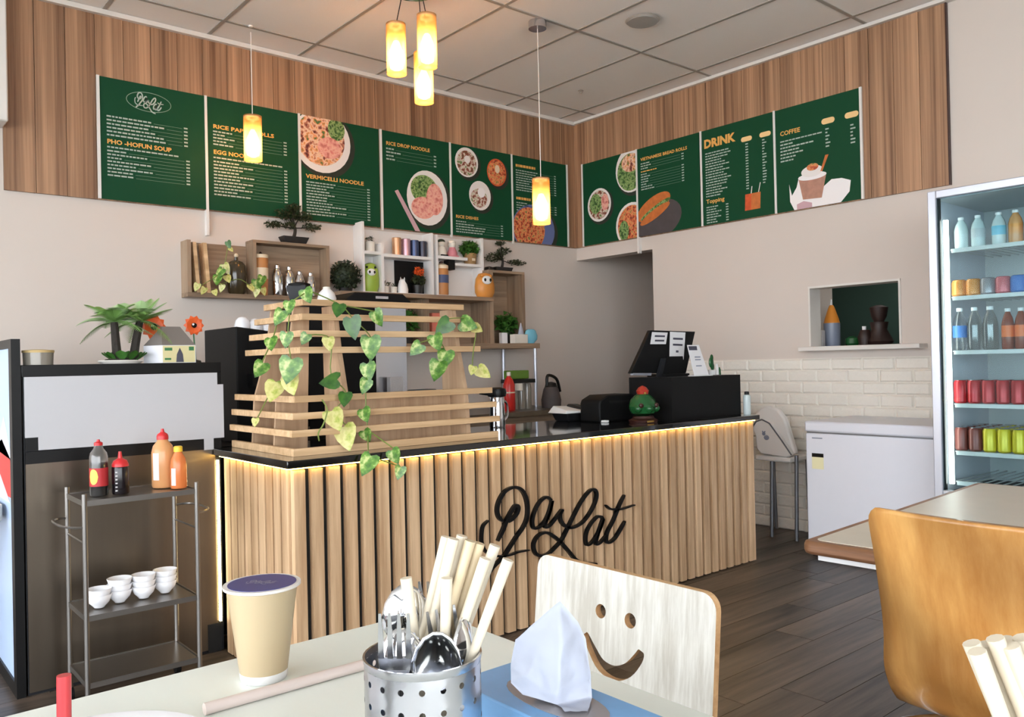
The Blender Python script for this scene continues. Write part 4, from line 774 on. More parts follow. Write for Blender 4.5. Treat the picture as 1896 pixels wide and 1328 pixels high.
for i, (x, h, lb) in enumerate(((-2.795, 0.205, 'next to the caramel tumbler'), (-2.712, 0.198, 'second from the caramel tumbler'), (-2.640, 0.170, 'short one third from the caramel tumbler'), (-2.560, 0.165, 'short one at the far end of the shelf'))):
    t = thing('cocktail_shaker', 'polished steel cocktail shaker ' + lb, 'shaker', (x, -0.062, ZA), group='steel shakers on the box shelf')
    M().lathe([(0.028, 0), (0.031, 0.01), (0.034, h * 0.62), (0.03, h * 0.68)], (x, -0.062, ZA), 18).done('body', 'chrome', t); M().lathe([(0.031, h * 0.66), (0.024, h * 0.84), (0.015, h * 0.88)], (x, -0.062, ZA), 16).done('strainer', 'chrome', t); M().lathe([(0.016, h * 0.86), (0.016, h * 0.97), (0.011, h)], (x, -0.062, ZA), 14).done('cap', 'chrome', t)
def clump(q, c, rx, ry, rz, n, s):
    for i in range(n):
        while True:
            p = V(random.uniform(-1, 1), random.uniform(-1, 1), random.uniform(-1, 1))
            if 0.25 < p.length < 1: break
        p = V(c[0] + p.x * rx, c[1] + p.y * ry, c[2] + p.z * rz); a = V(random.uniform(-1, 1), random.uniform(-1, 1), random.uniform(-1, 1)).normalized(); b2 = a.orthogonal().normalized()
        q.poly([p - b2 * s * 0.45, p + a * s, p + b2 * s * 0.45])
def bonsai(x, y, z, s, label, pads, m='bonsaileaf'):
    t = thing('bonsai_tree', label, 'plant', (x, y, z), group='artificial bonsai trees')
    M().hexa([(x - 0.08*s, y - 0.035*s, z), (x + 0.08*s, y - 0.035*s, z), (x + 0.08*s, y + 0.035*s, z), (x - 0.08*s, y + 0.035*s, z), (x - 0.10*s, y - 0.045*s, z + 0.045*s), (x + 0.10*s, y - 0.045*s, z + 0.045*s), (x + 0.10*s, y + 0.045*s, z + 0.045*s), (x - 0.10*s, y + 0.045*s, z + 0.045*s)]).done('pot', 'darkpot', t, bev=0.003)
    M().tube(spline([(x, y, z + 0.04*s), (x + 0.012*s, y, z + 0.10*s), (x - 0.006*s, y, z + 0.16*s), (x + 0.01*s, y, z + 0.23*s)], 4), [0.014*s - 0.0007*s*i for i in range(16)], 7).done('trunk', 'bark', t)
    for dx, dz, rx, rz in pads:
        M().tube([(x + 0.003, y, z + 0.11*s), (x + dx*s*0.6, y, z + dz*s - 0.012*s), (x + dx*s, y, z + dz*s)], 0.004*s, 5).done('branch', 'bark', t)
        q = M(); clump(q, (x + dx*s, y, z + dz*s), rx*s, 0.042*s, rz*s, int(150 * rx / 0.07), 0.02*s); q.done('foliage', m, t, smooth=False, kind='stuff')
random.seed(9)
bonsai(-2.685, -0.085, 1.9955, 0.92, 'bonsai tree in a black pot on top of the box shelf', [(-0.15, 0.125, 0.07, 0.025), (0.14, 0.13, 0.075, 0.03), (-0.055, 0.20, 0.085, 0.045), (0.07, 0.20, 0.085, 0.04), (0.0, 0.255, 0.06, 0.03), (-0.03, 0.13, 0.05, 0.025)])
bonsai(-0.925, -0.09, 1.9005, 0.88, 'bonsai tree on the tall wooden cabinet beside the white shelves', [(-0.10, 0.13, 0.085, 0.045), (0.03, 0.20, 0.085, 0.03), (0.17, 0.10, 0.11, 0.025), (-0.01, 0.265, 0.05, 0.02), (-0.02, 0.15, 0.06, 0.04)])
t = thing('topiary_ball', 'dark round topiary ball beside the white shelf', 'plant', (-2.32, -0.09, 1.684))
q = M(); clump(q, (-2.33, -0.115, 1.800), 0.115, 0.085, 0.105, 900, 0.024); q.done('foliage', 'darkleaf', t, smooth=False, kind='stuff'); M().ball((-2.33, -0.115, 1.80), 0.088, 14, 9, 1, 0.7).done('core', 'darkleaf', t); M().lathe([(0.04, 0), (0.05, 0.03), (0.045, 0.035)], (-2.33, -0.115, 1.685), 16).done('pot', 'darkpot', t)
# white compartment shelves
def wshelf(label, x0, x1, boards):
    t = thing('compartment_shelf', label, 'shelf', ((x0 + x1) / 2, -0.06, 1.685), group='white compartment shelves')
    for nm, a in boards: M().box(*a).done(nm, 'melamine', t, smooth=False)
wshelf('white compartment shelf with the coloured tins', -2.199, -1.605, [('side_board', (-2.199, -2.182, -0.125, -0.002, 1.684, 2.183)), ('side_board', (-1.622, -1.605, -0.125, -0.002, 1.684, 2.150)), ('back_board', (-2.182, -1.622, -0.009, -0.002, 1.684, 2.150)), ('divider', (-2.050, -2.028, -0.125, -0.009, 1.70, 2.045)), ('shelf_board', (-2.182, -2.050, -0.125, -0.009, 1.960, 1.982)), ('shelf_board', (-2.028, -1.622, -0.125, -0.009, 1.950, 1.972)), ('shelf_board', (-2.182, -1.622, -0.125, -0.009, 1.684, 1.700))])
wshelf('white compartment shelf with the orange sloth pot', -1.580, -1.135, [('side_board', (-1.580, -1.563, -0.125, -0.002, 1.684, 2.142)), ('side_board', (-1.158, -1.135, -0.125, -0.002, 1.684, 2.150)), ('back_board', (-1.563, -1.158, -0.009, -0.002, 1.684, 2.146)), ('shelf_board', (-1.563, -1.290, -0.125, -0.009, 1.968, 1.990)), ('shelf_board', (-1.400, -1.158, -0.125, -0.009, 1.925, 1.945)), ('shelf_board', (-1.563, -1.158, -0.125, -0.009, 1.684, 1.700))])
def potplant(name, x, z, r, h, potm, label, lm, lr, n, cat='plant'):
    t = thing(name, label, cat, (x, -0.068, z)); M().lathe([(r * 0.85, 0), (r, h), (r * 0.88, h), (r * 0.8, 0.006)], (x, -0.068, z), 16).done('pot', potm, t)
    q = M(); clump(q, (x, -0.068, z + h + lr * 0.5), lr, min(lr, 0.05), lr * 0.8, n, lr * 0.4); q.done('foliage', lm, t, smooth=False, kind='stuff')
random.seed(21)
potplant('potted_succulent', -2.103, 1.9825, 0.036, 0.072, 'offwhite', 'succulent in a white pot in the top corner compartment', 'darkleaf', 0.035, 70)
tins = [(-1.885, 0.125, 'tin0', 'copper'), (-1.806, 0.122, 'tin1', 'pink'), (-1.733, 0.118, 'tin2', 'navy blue'), (-1.662, 0.115, 'tin3', 'dark grey')]
for x, h, m, c in tins:
    t = thing('storage_tin', c + ' metal canister on the white shelf', 'tin', (x, -0.068, 1.9725), group='coloured tins'); M().lathe([(0.033, 0), (0.033, h * 0.9)], (x, -0.068, 1.9725), 18).done('body', m, t); M().lathe([(0.034, h * 0.88), (0.034, h), (0.031, h + 0.003)], (x, -0.068, 1.9725), 18).done('lid', m, t)
def eggpot(name, x, z, r, h, m, label, face_dz):
    t = thing(name, label, 'ornament', (x, -0.072, z)); M().lathe([(r * 0.75, 0), (r * 0.98, h * 0.2), (r, h * 0.45), (r * 0.9, h * 0.75), (r * 0.6, h * 0.95), (r * 0.2, h)], (x, -0.072, z), 20, 1, 0.72).done('body', m, t)
    yf = -0.072 - r * 0.68; c = V(x - r * 0.25, yf, z + h * face_dz)
    M().ball(c, r * 0.46, 14, 8, 1.2, 0.35, 0.85).done('face', 'white', t)
    for s_ in (-1, 1): M().ball(c + V(s_ * r * 0.3, -r * 0.14, 0.0), r * 0.13, 8, 6, 1, 0.4, 1.2).done('eye', 'black', t); M().ball(V(x - r * 0.25 + s_ * r * 0.52, yf + r * 0.1, z + h * (face_dz + 0.17)), r * 0.14, 8, 6).done('ear', 'black' if m == 'pandagreen' else m, t)
eggpot('panda_pot', -2.108, 1.7005, 0.064, 0.205, 'pandagreen', 'green egg shaped pot with a panda like face', 0.66)
eggpot('sloth_pot', -1.133, 1.6840, 0.085, 0.19, 'slothorange', 'orange round pot with a sloth like face', 0.68)
bpy.data.objects['sloth_pot'].location.y = -0.192; bpy.data.objects['sloth_pot'].location.x = -1.185
potplant('potted_cactus', -1.985, 1.7005, 0.027, 0.045, 'offwhite', 'tiny plant in a white pot next to the panda pot', 'bonsaileaf', 0.034, 60)
potplant('potted_cactus', -1.918, 1.7005, 0.026, 0.045, 'offwhite', 'tiny low plant in a white pot beside the white cat', 'darkleaf', 0.022, 40)
t = thing('cat_ornament', 'white ceramic cat with a black patch', 'ornament', (-1.845, -0.075, 1.7005)); M().lathe([(0.038, 0), (0.04, 0.03), (0.03, 0.075), (0.024, 0.095), (0.008, 0.105)], (-1.845, -0.075, 1.7005), 16).done('body', 'white', t); M().ball((-1.83, -0.096, 1.785), 0.014, 8, 6, 1, 0.6, 1.5).done('patch', 'black', t)
for s_ in (-1, 1): M().cyl((-1.845 + s_ * 0.014, -0.075, 1.795), (-1.845 + s_ * 0.017, -0.075, 1.820), 0.008, 0.001, n=6).done('ear', 'white', t)
M().box(-1.875, -1.625, -0.020, -0.012, 1.7005, 1.945).done('black_card', 'blackmatte', label='black card standing at the back of the white shelf', cat='card', smooth=False)
t = thing('potted_flower', 'orange red flower with dark leaves in a black pot', 'plant', (-1.715, -0.07, 1.7005)); M().lathe([(0.034, 0), (0.04, 0.065), (0.036, 0.066)], (-1.715, -0.07, 1.7005), 14).done('pot', 'darkpot', t)
q = M(); clump(q, (-1.705, -0.072, 1.80), 0.06, 0.045, 0.045, 160, 0.025); q.done('foliage', 'bonsaileaf', t, smooth=False, kind='stuff'); q = M(); clump(q, (-1.705, -0.08, 1.865), 0.045, 0.03, 0.035, 160, 0.018); q.done('bloom', 'flowerorange', t, smooth=False, kind='stuff')
for x, m, hm, lb, nm in ((-1.492, 'offwhite', 'darkleaf', 'small white doll with dark hair', 'doll_ornament'), (-1.393, 'pinkpot', 'offwhite', 'small pink and white doll with a bow', 'doll_ornament')):
    t = thing(nm, lb + ' on the white shelf', 'ornament', (x, -0.07, 1.9905), group='two dolls on the shelf'); M().lathe([(0.038, 0), (0.04, 0.03), (0.025, 0.07), (0.02, 0.08)], (x, -0.07, 1.9905), 16).done('body', m, t); M().ball((x, -0.07, 1.9905 + 0.095), 0.03, 12, 8).done('head', 'offwhite', t); M().ball((x, -0.066, 1.9905 + 0.115), 0.031, 12, 8, 1, 1, 0.6).done('hair', hm, t); M().box(x - 0.03, x + 0.03, -0.112, -0.10, 1.9905, 1.9905 + 0.012).done('feet', 'black' if m == 'offwhite' else m, t)
potplant('grass_pot', -1.222, 1.9455, 0.052, 0.085, 'kraft', 'round green grass plant in a brown kraft pot', 'grassleaf', 0.078, 420); M().box(-1.245, -1.215, -0.1225, -0.1205, 1.97, 1.99).done('tag', 'cream', bpy.data.objects['grass_pot'])
t = thing('tall_tumbler', 'tall patterned tumbler with denim blue band and tan bear pattern', 'cup', (-1.500, -0.07, 1.7005)); M().lathe([(0.05, 0), (0.053, 0.01), (0.055, 0.19), (0.05, 0.2)], (-1.500, -0.07, 1.7005), 18).done('body', 'toffee', t); M().lathe([(0.0555, 0.09), (0.056, 0.15), (0.054, 0.15)], (-1.500, -0.07, 1.7005), 18).done('band', 'denim', t); M().lathe([(0.057, 0.198), (0.055, 0.222), (0.03, 0.235)], (-1.500, -0.07, 1.7005), 18).done('lid', 'cream', t); M().lathe([(0.01, 0.232), (0.012, 0.25), (0.005, 0.256)], (-1.500, -0.07, 1.7005), 8).done('knob', 'darkwood', t)
M().box(-1.460, -1.403, -0.115, -0.05, 1.893, 1.966).done('black_box', 'blackmatte', label='little black box fixed under the short white shelf board', cat='box')
M().hexa([(-1.085, -0.13, 1.9005), (-1.03, -0.13, 1.9005), (-1.03, -0.06, 1.9005), (-1.085, -0.06, 1.9005), (-1.08, -0.125, 1.94), (-1.035, -0.125, 1.935), (-1.035, -0.065, 1.935), (-1.08, -0.065, 1.94)]).done('dark_stone', 'darkpot', label='dark rock beside the bonsai pot on the tall cabinet', cat='stone', bev=0.008)
# wooden base shelf and cabinet under the white shelves
sw = thing('wooden_cabinet', 'open wooden cabinet with tall end bay under the white shelves', 'cabinet', (-1.6, -0.1, 1.335))
for nm, m, a in (('top_board', 'shelfwood', (-2.44, -1.150, -0.255, -0.002, 1.655, 1.6835)), ('side_board', 'shelfwoodv', (-1.150, -1.107, -0.20, -0.002, 1.335, 1.880)), ('side_board', 'shelfwoodv', (-0.815, -0.785, -0.20, -0.002, 1.335, 1.880)), ('top_board', 'shelfwood', (-1.150, -0.785, -0.20, -0.002, 1.880, 1.900)), ('back_board', 'shelfwood', (-1.107, -0.815, -0.012, -0.002, 1.335, 1.880)), ('divider', 'shelfwoodv', (-1.757, -1.705, -0.20, -0.012, 1.335, 1.655)), ('back_board', 'shelfwood', (-2.44, -1.150, -0.012, -0.002, 1.335, 1.655)), ('divider', 'shelfwoodv', (-1.185, -1.152, -0.20, -0.012, 1.335, 1.655)), ('side_board', 'shelfwoodv', (-2.44, -2.41, -0.20, -0.012, 1.335, 1.655))): M().box(*a).done(nm, m, sw, smooth=False)
# over-shelf on steel legs
os_ = thing('over_shelf', 'grey shelf on steel legs standing on the back bench', 'shelf', (-1.6, -0.13, 0.83))
M().box(-2.55, -0.70, -0.27, -0.002, 1.295, 1.334).done('board', 'shelfwood', os_, smooth=False)
for x, y in ((-0.735, -0.25), (-0.88, -0.03), (-2.5, -0.25)): M().cyl((x, y, 0.8305), (x, y, 1.295), 0.013, n=12).done('leg', 'alu', os_)
bn = thing('back_bench', 'grey steel bench along the wall under the shelves', 'bench', (-1.6, -0.35, 0))
M().box(-3.3, -0.56, -0.62, -0.002, 0.795, 0.83).done('top', 'brushed', bn, smooth=False); M().box(-3.28, -0.60, -0.58, -0.02, 0.60, 0.795).done('apron', 'shelfwood', bn, smooth=False)
for x in (-3.2, -1.9, -0.65):
    for y in (-0.57, -0.06): M().box(x - 0.02, x + 0.02, y - 0.02, y + 0.02, 0, 0.60).done('leg', 'brushed', bn)
M().box(-3.2, -0.65, -0.55, -0.05, 0.30, 0.33).done('lower_shelf', 'brushed', bn, smooth=False)
M().box(-1.42, -1.05, -0.56, -0.3, 0.3305, 0.56).done('storage_crate', 'greenpack', label='green carton on the lower shelf of the back bench', cat='carton', bev=0.006)
# things on the over-shelf
t = thing('leafy_plant', 'bright green leafy plant in a dark pot inside the tall bay', 'plant', (-0.91, -0.11, 1.3345)); M().lathe([(0.04, 0), (0.05, 0.09), (0.045, 0.09)], (-0.91, -0.11, 1.3355), 14).done('pot', 'darkpot', t)
q = M(); clump(q, (-0.91, -0.12, 1.49), 0.10, 0.06, 0.09, 260, 0.045); q.done('foliage', 'grassleaf', t, smooth=False, kind='stuff')
M().box(-1.02, -0.965, -0.19, -0.15, 1.3345, 1.42).done('white_card', 'paper', label='small white tag box in front of the leafy plant', cat='card', bev=0.003)
t = thing('tissue_carton', 'white tissue box with a tissue standing out on the grey shelf', 'tissue box', (-0.88, -0.23, 1.3345)); M().box(-0.955, -0.82, -0.265, -0.205, 1.3345, 1.405).done('box', 'offwhite', t, bev=0.003); M().lathe([(0.03, 0), (0.022, 0.03), (0.004, 0.09)], (-0.865, -0.235, 1.405), 9, 1, 0.5).done('tissue', 'tissue', t)
M().lathe([(0.03, 0), (0.062, 0.03), (0.066, 0.06), (0.05, 0.1), (0.03, 0.112)], (-0.765, -0.236, 1.3345), 18, 1, 0.48).done('blue_pot', 'cyan', label='round pale blue pot on the end of the grey shelf', cat='pot')
q_ = [(-1.98, 'grassleaf', 'green leafy plant hidden behind the trellis slats')]
t = thing('shelf_plant', 'green leafy plant seen between the trellis slats', 'plant', (-1.86, -0.12, 1.3345)); M().lathe([(0.05, 0), (0.06, 0.1), (0.05, 0.1)], (-1.86, -0.12, 1.3345), 14).done('pot', 'darkpot', t); q = M(); clump(q, (-1.87, -0.13, 1.51), 0.12, 0.06, 0.08, 260, 0.045); q.done('foliage', 'grassleaf', t, smooth=False, kind='stuff')
M().box(-1.66, -1.50, -0.17, -0.06, 1.3345, 1.56).done('red_packet', 'coral', label='coral red packet in the low wooden bay', cat='packet', bev=0.005)
# things on the bench
t = thing('cola_bottle', 'red label soft drink bottle with white cap on the bench', 'bottle', (-1.18, -0.45, 0.83)); M().lathe([(0.04, 0), (0.046, 0.01), (0.044, 0.19), (0.03, 0.23), (0.014, 0.25), (0.014, 0.262)], (-1.18, -0.45, 0.8305), 18).done('body', 'cola', t); M().lathe([(0.016, 0.258), (0.016, 0.285), (0.012, 0.287)], (-1.18, -0.45, 0.8305), 12).done('cap', 'offwhite', t); M().lathe([(0.0465, 0.13), (0.0465, 0.14), (0.046, 0.14)], (-1.18, -0.45, 0.8305), 18).done('band', 'cream', t)
M().box(-1.09, -0.90, -0.36, -0.28, 1.06, 1.125).done('green_packet', 'greenpack', label='green packet on top of the jars on the bench', cat='packet', bev=0.006)
t = thing('jar_rack', 'clear jar caddy with white lids on the bench', 'jar', (-1.0, -0.36, 0.8305)); M().box(-1.10, -0.89, -0.42, -0.26, 1.03, 1.058).done('tray', 'black', t)
for x in (-1.06, -0.985, -0.925): M().lathe([(0.034, 0), (0.034, 0.16), (0.028, 0.195)], (x, -0.36, 0.831), 14).done('jar', 'jarglass', t)
M().lathe([(0.032, 0.0), (0.032, 0.05), (0.03, 0.053)], (-1.045, -0.40, 0.975), 14).done('lid', 'offwhite', t)
t = thing('kettle', 'dark kettle with a copper base at the bench end', 'kettle', (-0.72, -0.42, 0.8305)); M().lathe([(0.075, 0), (0.078, 0.06), (0.06, 0.14), (0.05, 0.16)], (-0.73, -0.42, 0.8305), 18).done('body', 'print_stone', t); M().lathe([(0.05, 0.158), (0.04, 0.19), (0.01, 0.2)], (-0.73, -0.42, 0.8305), 16).done('lid', 'black', t); M().tube(spline([(-0.77, -0.42, 1.0), (-0.76, -0.42, 1.08), (-0.67, -0.42, 1.05), (-0.635, -0.42, 0.95)], 5), 0.012, 7).done('handle', 'black', t)

# ================================================================== COFFEE STATION BEHIND TRELLIS AND PARTITION
wk = thing('work_bench', 'black work bench behind the partition and trellis', 'bench', (-3.4, -1.2, 0))
M().box(-4.45, -2.35, -1.50, -0.85, 0.80, 0.84).done('top', 'black', wk, smooth=False); M().box(-4.43, -2.37, -1.47, -0.90, 0.0, 0.80).done('cupboard', 'charcoal', wk, smooth=False)
cm = thing('coffee_machine', 'black espresso machine behind the partition with upturned cups on top', 'coffee machine', (-3.5, -1.25, 0.8405))
M().prism([(-3.63, -1.45, 0.8405), (-3.30, -1.45, 0.8405), (-3.30, -1.45, 1.335), (-3.63, -1.45, 1.375)], (0, 0.40, 0)).done('body', 'blackmatte', cm, bev=0.006)
M().box(-3.56, -3.30, -1.50, -1.45, 0.8405, 0.90).done('drip_tray', 'steel', cm); M().box(-3.58, -3.30, -1.51, -1.45, 1.10, 1.16).done('group_cover', 'black', cm)
for x in (-3.52, -3.42): M().cyl((x, -1.49, 1.02), (x, -1.49, 1.10), 0.022, n=14).done('group_head', 'steel', cm)
for i, (x, y) in enumerate(((-3.57, -1.38), (-3.51, -1.38), (-3.45, -1.37), (-3.395, -1.38), (-3.54, -1.30), (-3.47, -1.30))):
    zt = 1.375 - (x + 3.63) / 0.33 * 0.04 + 0.001
    M().lathe([(0.036, 0), (0.0365, 0.018), (0.031, 0.038), (0.018, 0.052), (0.0005, 0.056)], (x, y, zt), 18).done('espresso_cup', 'china', label='upturned white cup on top of the black espresso machine', cat='cup', group='cups on the espresso machine')
cg = thing('drink_machine', 'tall black and steel drinks machine seen through the trellis', 'drinks machine', (-2.80, -1.1, 0.8405))
M().box(-3.18, -2.78, -1.25, -0.92, 0.8405, 1.52).done('cabinet', 'blackmatte', cg, bev=0.004); M().box(-2.78, -2.55, -1.20, -0.92, 0.8405, 1.53).done('steel_tower', 'steel', cg, bev=0.004)
M().prism([(-2.95, -1.22, 1.53), (-2.52, -1.22, 1.53), (-2.58, -1.22, 1.58), (-2.88, -1.22, 1.58)], (0, 0.30, 0)).done('hood', 'blackmatte', cg, bev=0.006); M().box(-2.76, -2.68, -1.224, -1.221, 1.548, 1.562).done('badge', 'steel', cg)
M().box(-2.70, -2.62, -1.26, -1.22, 0.8405, 1.12).done('speckled_board', 'speckle', label='grey speckled board leaning on the drinks machine', cat='board', bev=0.003)
M().cyl((-2.50, -1.05, 0.8405), (-2.50, -1.05, 1.52), 0.014, n=12).done('steel_pole', 'steel', label='upright steel tap pole beside the drinks machine', cat='pole')
M().box(-2.66, -2.52, -1.45, -1.35, 0.8405, 1.05).done('blender_jug', 'tealbox', label='dark teal container behind the trellis planter', cat='container', bev=0.01)
t = thing('milk_jug', 'white milk bottle on the drinks machine behind top slats', 'bottle', (-3.035, -1.19, 1.521)); M().lathe([(0.045, 0), (0.05, 0.02), (0.04, 0.05), (0.02, 0.07)], (-3.035, -1.19, 1.521), 16).done('body', 'white', t); M().lathe([(0.02, 0.068), (0.02, 0.08), (0.016, 0.082)], (-3.035, -1.19, 1.521), 10).done('cap', 'offwhite', t)
t = thing('black_grinder', 'black bean hopper rising above the top trellis slat', 'grinder', (-3.10, -1.005, 1.521)); M().lathe([(0.05, 0), (0.075, 0.09), (0.072, 0.10)], (-3.10, -1.005, 1.521), 4).done('hopper', 'charcoal', t); M().lathe([(0.06, 0.098), (0.06, 0.11), (0.02, 0.12)], (-3.10, -1.005, 1.521), 16).done('lid', 'blackmatte', t)
M().lathe([(0.05, 0), (0.055, 0.012), (0.055, 0.16), (0.045, 0.17)], (-2.44, -1.25, 0.8405), 16).done('canister', 'charcoal', label='dark canister beside the steel pole on the work bench', cat='canister')
# ================================================================== SERVERY HATCH CONTENTS
kl = bpy.data.lights.new('kitchen_fill', 'AREA'); kl.energy = 7; kl.size = 0.6; kl.color = (1, 0.96, 0.9)  # added unseen fill light, lifts the dark room behind the hatch
ko = link(bpy.data.objects.new('kitchen_fill', kl)); ko.location = (0.9, -2.6, 2.55)
M().box(0.14, 0.75, -3.3, -2.04, 1.205, 1.235).done('kitchen_shelf', 'darkbrown', label='dark kitchen shelf behind the servery hatch', cat='shelf', smooth=False)
M().box(0.16, 0.20, -2.19, -2.05, 1.2355, 1.36).done('tile_block', 'speckle', label='grey block beside the sauce bottle inside the hatch', cat='block', bev=0.004)
t = thing('sauce_bottle', 'large grey sauce bottle with orange cone nozzle in the hatch', 'bottle', (0.30, -2.185, 1.2355)); M().lathe([(0.052, 0), (0.055, 0.01), (0.055, 0.175)], (0.30, -2.185, 1.2355), 20).done('body', 'bottlegrey', t); M().lathe([(0.054, 0.175), (0.045, 0.21), (0.02, 0.285), (0.012, 0.30)], (0.30, -2.185, 1.2355), 20).done('nozzle', 'nozzleorange', t); M().lathe([(0.008, 0.30), (0.004, 0.34)], (0.30, -2.185, 1.2355), 8).done('tip', 'white', t)
M().lathe([(0.03, 0), (0.05, 0.03), (0.045, 0.065), (0.01, 0.08)], (0.36, -2.30, 1.2355), 14).done('green_bowl', 'figgreen', label='shiny green bowl on the hatch shelf', cat='bowl')
t = thing('dark_carving', 'dark brown carved wooden figure inside the hatch', 'figurine', (0.42, -2.47, 1.2355)); M().lathe([(0.07, 0), (0.09, 0.04), (0.05, 0.12), (0.06, 0.17)], (0.42, -2.46, 1.2355), 12).done('body', 'darkbrown', t); M().lathe([(0.03, 0.17), (0.05, 0.21), (0.06, 0.27), (0.02, 0.285)], (0.42, -2.46, 1.2355), 12).done('head', 'darkbrown', t); M().lathe([(0.012, 0), (0.014, 0.07)], (0.36, -2.385, 1.31), 8).done('white_tag', 'paper', t); M().lathe([(0.04, 0), (0.05, 0.07), (0.03, 0.12)], (0.37, -2.385, 1.2355), 10).done('paw', 'darkbrown', t)
M().lathe([(0.06, 0), (0.08, 0.06), (0.05, 0.14), (0.03, 0.2)], (0.46, -2.66, 1.2355), 12).done('dark_jar', 'darkbrown', label='dark brown jar beside the carving in the hatch', cat='jar')

# ================================================================== CHEST FREEZER
fz = thing('chest_freezer', 'white chest freezer against the white brick wall', 'freezer', (-0.32, -2.88, 0))
M().box(-0.600, -0.03, -3.265, -2.492, 0.035, 0.730).done('body', 'applwhite', fz, bev=0.008); M().box(-0.606, -0.028, -3.268, -2.488, 0.737, 0.800).done('lid', 'applwhite', fz, bev=0.012)
M().box(-0.595, -0.04, -3.26, -2.50, 0.73, 0.737).done('seal', 'seatgrey', fz); M().box(-0.58, -0.05, -3.24, -2.51, 0.0, 0.035).done('plinth', 'blackmatte', fz)
M().box(-0.6018, -0.6002, -2.605, -2.532, 0.520, 0.590).done('sticker', 'energy', fz, smooth=False); M().box(-0.6018, -0.6002, -2.605, -2.532, 0.590, 0.612).done('sticker', 'black', fz, smooth=False); M().box(-0.6018, -0.6002, -2.60, -2.535, 0.698, 0.705).done('maker_badge', 'bottlegrey', fz, smooth=False)

# ================================================================== GLASS DOOR DRINKS FRIDGE
FX, FY0, FY1 = -0.75, -3.29, -3.96
fr = thing('drinks_fridge', 'tall glass door drinks fridge with white aluminium frame', 'fridge', (-0.4, -3.62, 0))
M().box(-0.715, -0.06, FY0 - 0.03, FY0, 0, 2.0).done('side_wall', 'applwhite', fr, smooth=False); M().box(-0.715, -0.06, FY1, FY1 + 0.03, 0, 2.0).done('side_wall', 'applwhite', fr, smooth=False)
M().box(-0.10, -0.06, FY1 + 0.03, FY0 - 0.03, 0, 2.0).done('back_wall', 'fridgein', fr, smooth=False); M().box(-0.715, -0.06, FY1 + 0.03, FY0 - 0.03, 1.965, 2.0).done('top_wall', 'fridgein', fr, smooth=False)
M().box(-0.715, -0.06, FY1 + 0.03, FY0 - 0.03, 0.0, 0.475).done('motor_box', 'blackmatte', fr, smooth=False); M().box(-0.748, -0.715, FY1, FY0, 0.02, 0.43).done('grille', 'charcoal', fr, smooth=False)
dr = M().box(FX, FX + 0.034, FY0 - 0.042, FY0, 0.445, 2.008).box(FX, FX + 0.034, FY1, FY1 + 0.042, 0.445, 2.008).box(FX, FX + 0.034, FY1 + 0.042, FY0 - 0.042, 1.968, 2.008).box(FX, FX + 0.034, FY1 + 0.042, FY0 - 0.042, 0.445, 0.492).done('door', 'alu', fr, bev=0.004)
M().box(FX + 0.012, FX + 0.016, FY1 + 0.042, FY0 - 0.042, 0.492, 1.968).done('glass_pane', 'fridgeglass', dr, smooth=False); M().box(FX + 0.018, FX + 0.034, FY0 - 0.052, FY0 - 0.042, 0.492, 1.968).done('gasket', 'black', dr, smooth=False)
M().box(-0.700, -0.685, FY0 - 0.075, FY0 - 0.055, 0.52, 1.86).done('light_tube', 'fridgeled', fr, smooth=False)
SZ = [1.712, 1.470, 1.196, 0.928, 0.688, 0.535]
for z in SZ:
    q = M(); q.box(-0.685, -0.668, FY1 + 0.035, FY0 - 0.085, z - 0.020, z)
    for i in range(14): q.box(-0.668, -0.11, FY1 + 0.04 + i * 0.0425, FY1 + 0.043 + i * 0.0425, z - 0.006, z - 0.001)
    q.done('wire_shelf', 'fridgeshelf', fr, smooth=False)
def can_mesh(m, r=0.032, h=0.115):
    me = M().lathe([(r * 0.8, 0), (r, 0.008), (r, h - 0.012), (r * 0.82, h), (r * 0.78, h - 0.002)], (0, 0, 0), 16).mesh((0, 0, 0), 'can'); me.materials.append(MATS[m]); me.shade_smooth(); me.set_sharp_from_angle(angle=0.6); return me
tops = M().lathe([(0.025, 0), (0.027, 0.003), (0.024, 0.003)], (0, 0, 0), 14).mesh((0, 0, 0), 'can_lid'); tops.materials.append(MATS['steel'])
CM = {k: can_mesh(k) for k in ('canred', 'canbrown', 'canyellow', 'canpink', 'canorange', 'cangrey')}
SM = {k: can_mesh(k, 0.036, 0.082) for k in ('canpink', 'canorange', 'cangrey', 'bluelabel')}
def can(m, x, y, z, label, group, tbl=CM, h=0.115):
    o = inst('drink_can', tbl[m], (x, y, z), label=label, cat='can', group=group); inst('lid', tops, (x, y, z + h - 0.001), o)
ZF = SZ[3] + 0.001
for i in range(8):
    for k in range(2): can('canred', -0.635 + k * 0.07, -3.384 - i * 0.066, ZF, 'red soft drink can in the all red fridge row', 'red cans in the fridge')
ZF = SZ[4] + 0.001
for i in range(8):
    m = 'canbrown' if i < 2 else 'canyellow' if i < 6 else 'canpink'
    for k in range(5): can(m, -0.635 + k * 0.07, -3.384 - i * 0.066, ZF, {'canbrown': 'brown drink can beside the yellow cans', 'canyellow': 'yellow drink can on the lowest filled fridge shelf', 'canpink': 'pink drink can past the yellow cans'}[m], {'canbrown': 'brown cans in the fridge', 'canyellow': 'yellow cans in the fridge', 'canpink': 'pink cans in the fridge'}[m])
ZF = SZ[1] + 0.001
for i, m in enumerate(('canorange', 'canorange', 'cangrey', 'canpink', 'bluelabel', 'canpink', 'canorange')): can(m, -0.63, -3.388 - i * 0.068, ZF, {'canorange': 'short orange can high in the fridge', 'cangrey': 'short grey can between orange and pink cans', 'canpink': 'short pink can high in the fridge', 'bluelabel': 'short blue can high in the fridge'}[m], 'short cans in the fridge', SM, 0.082)
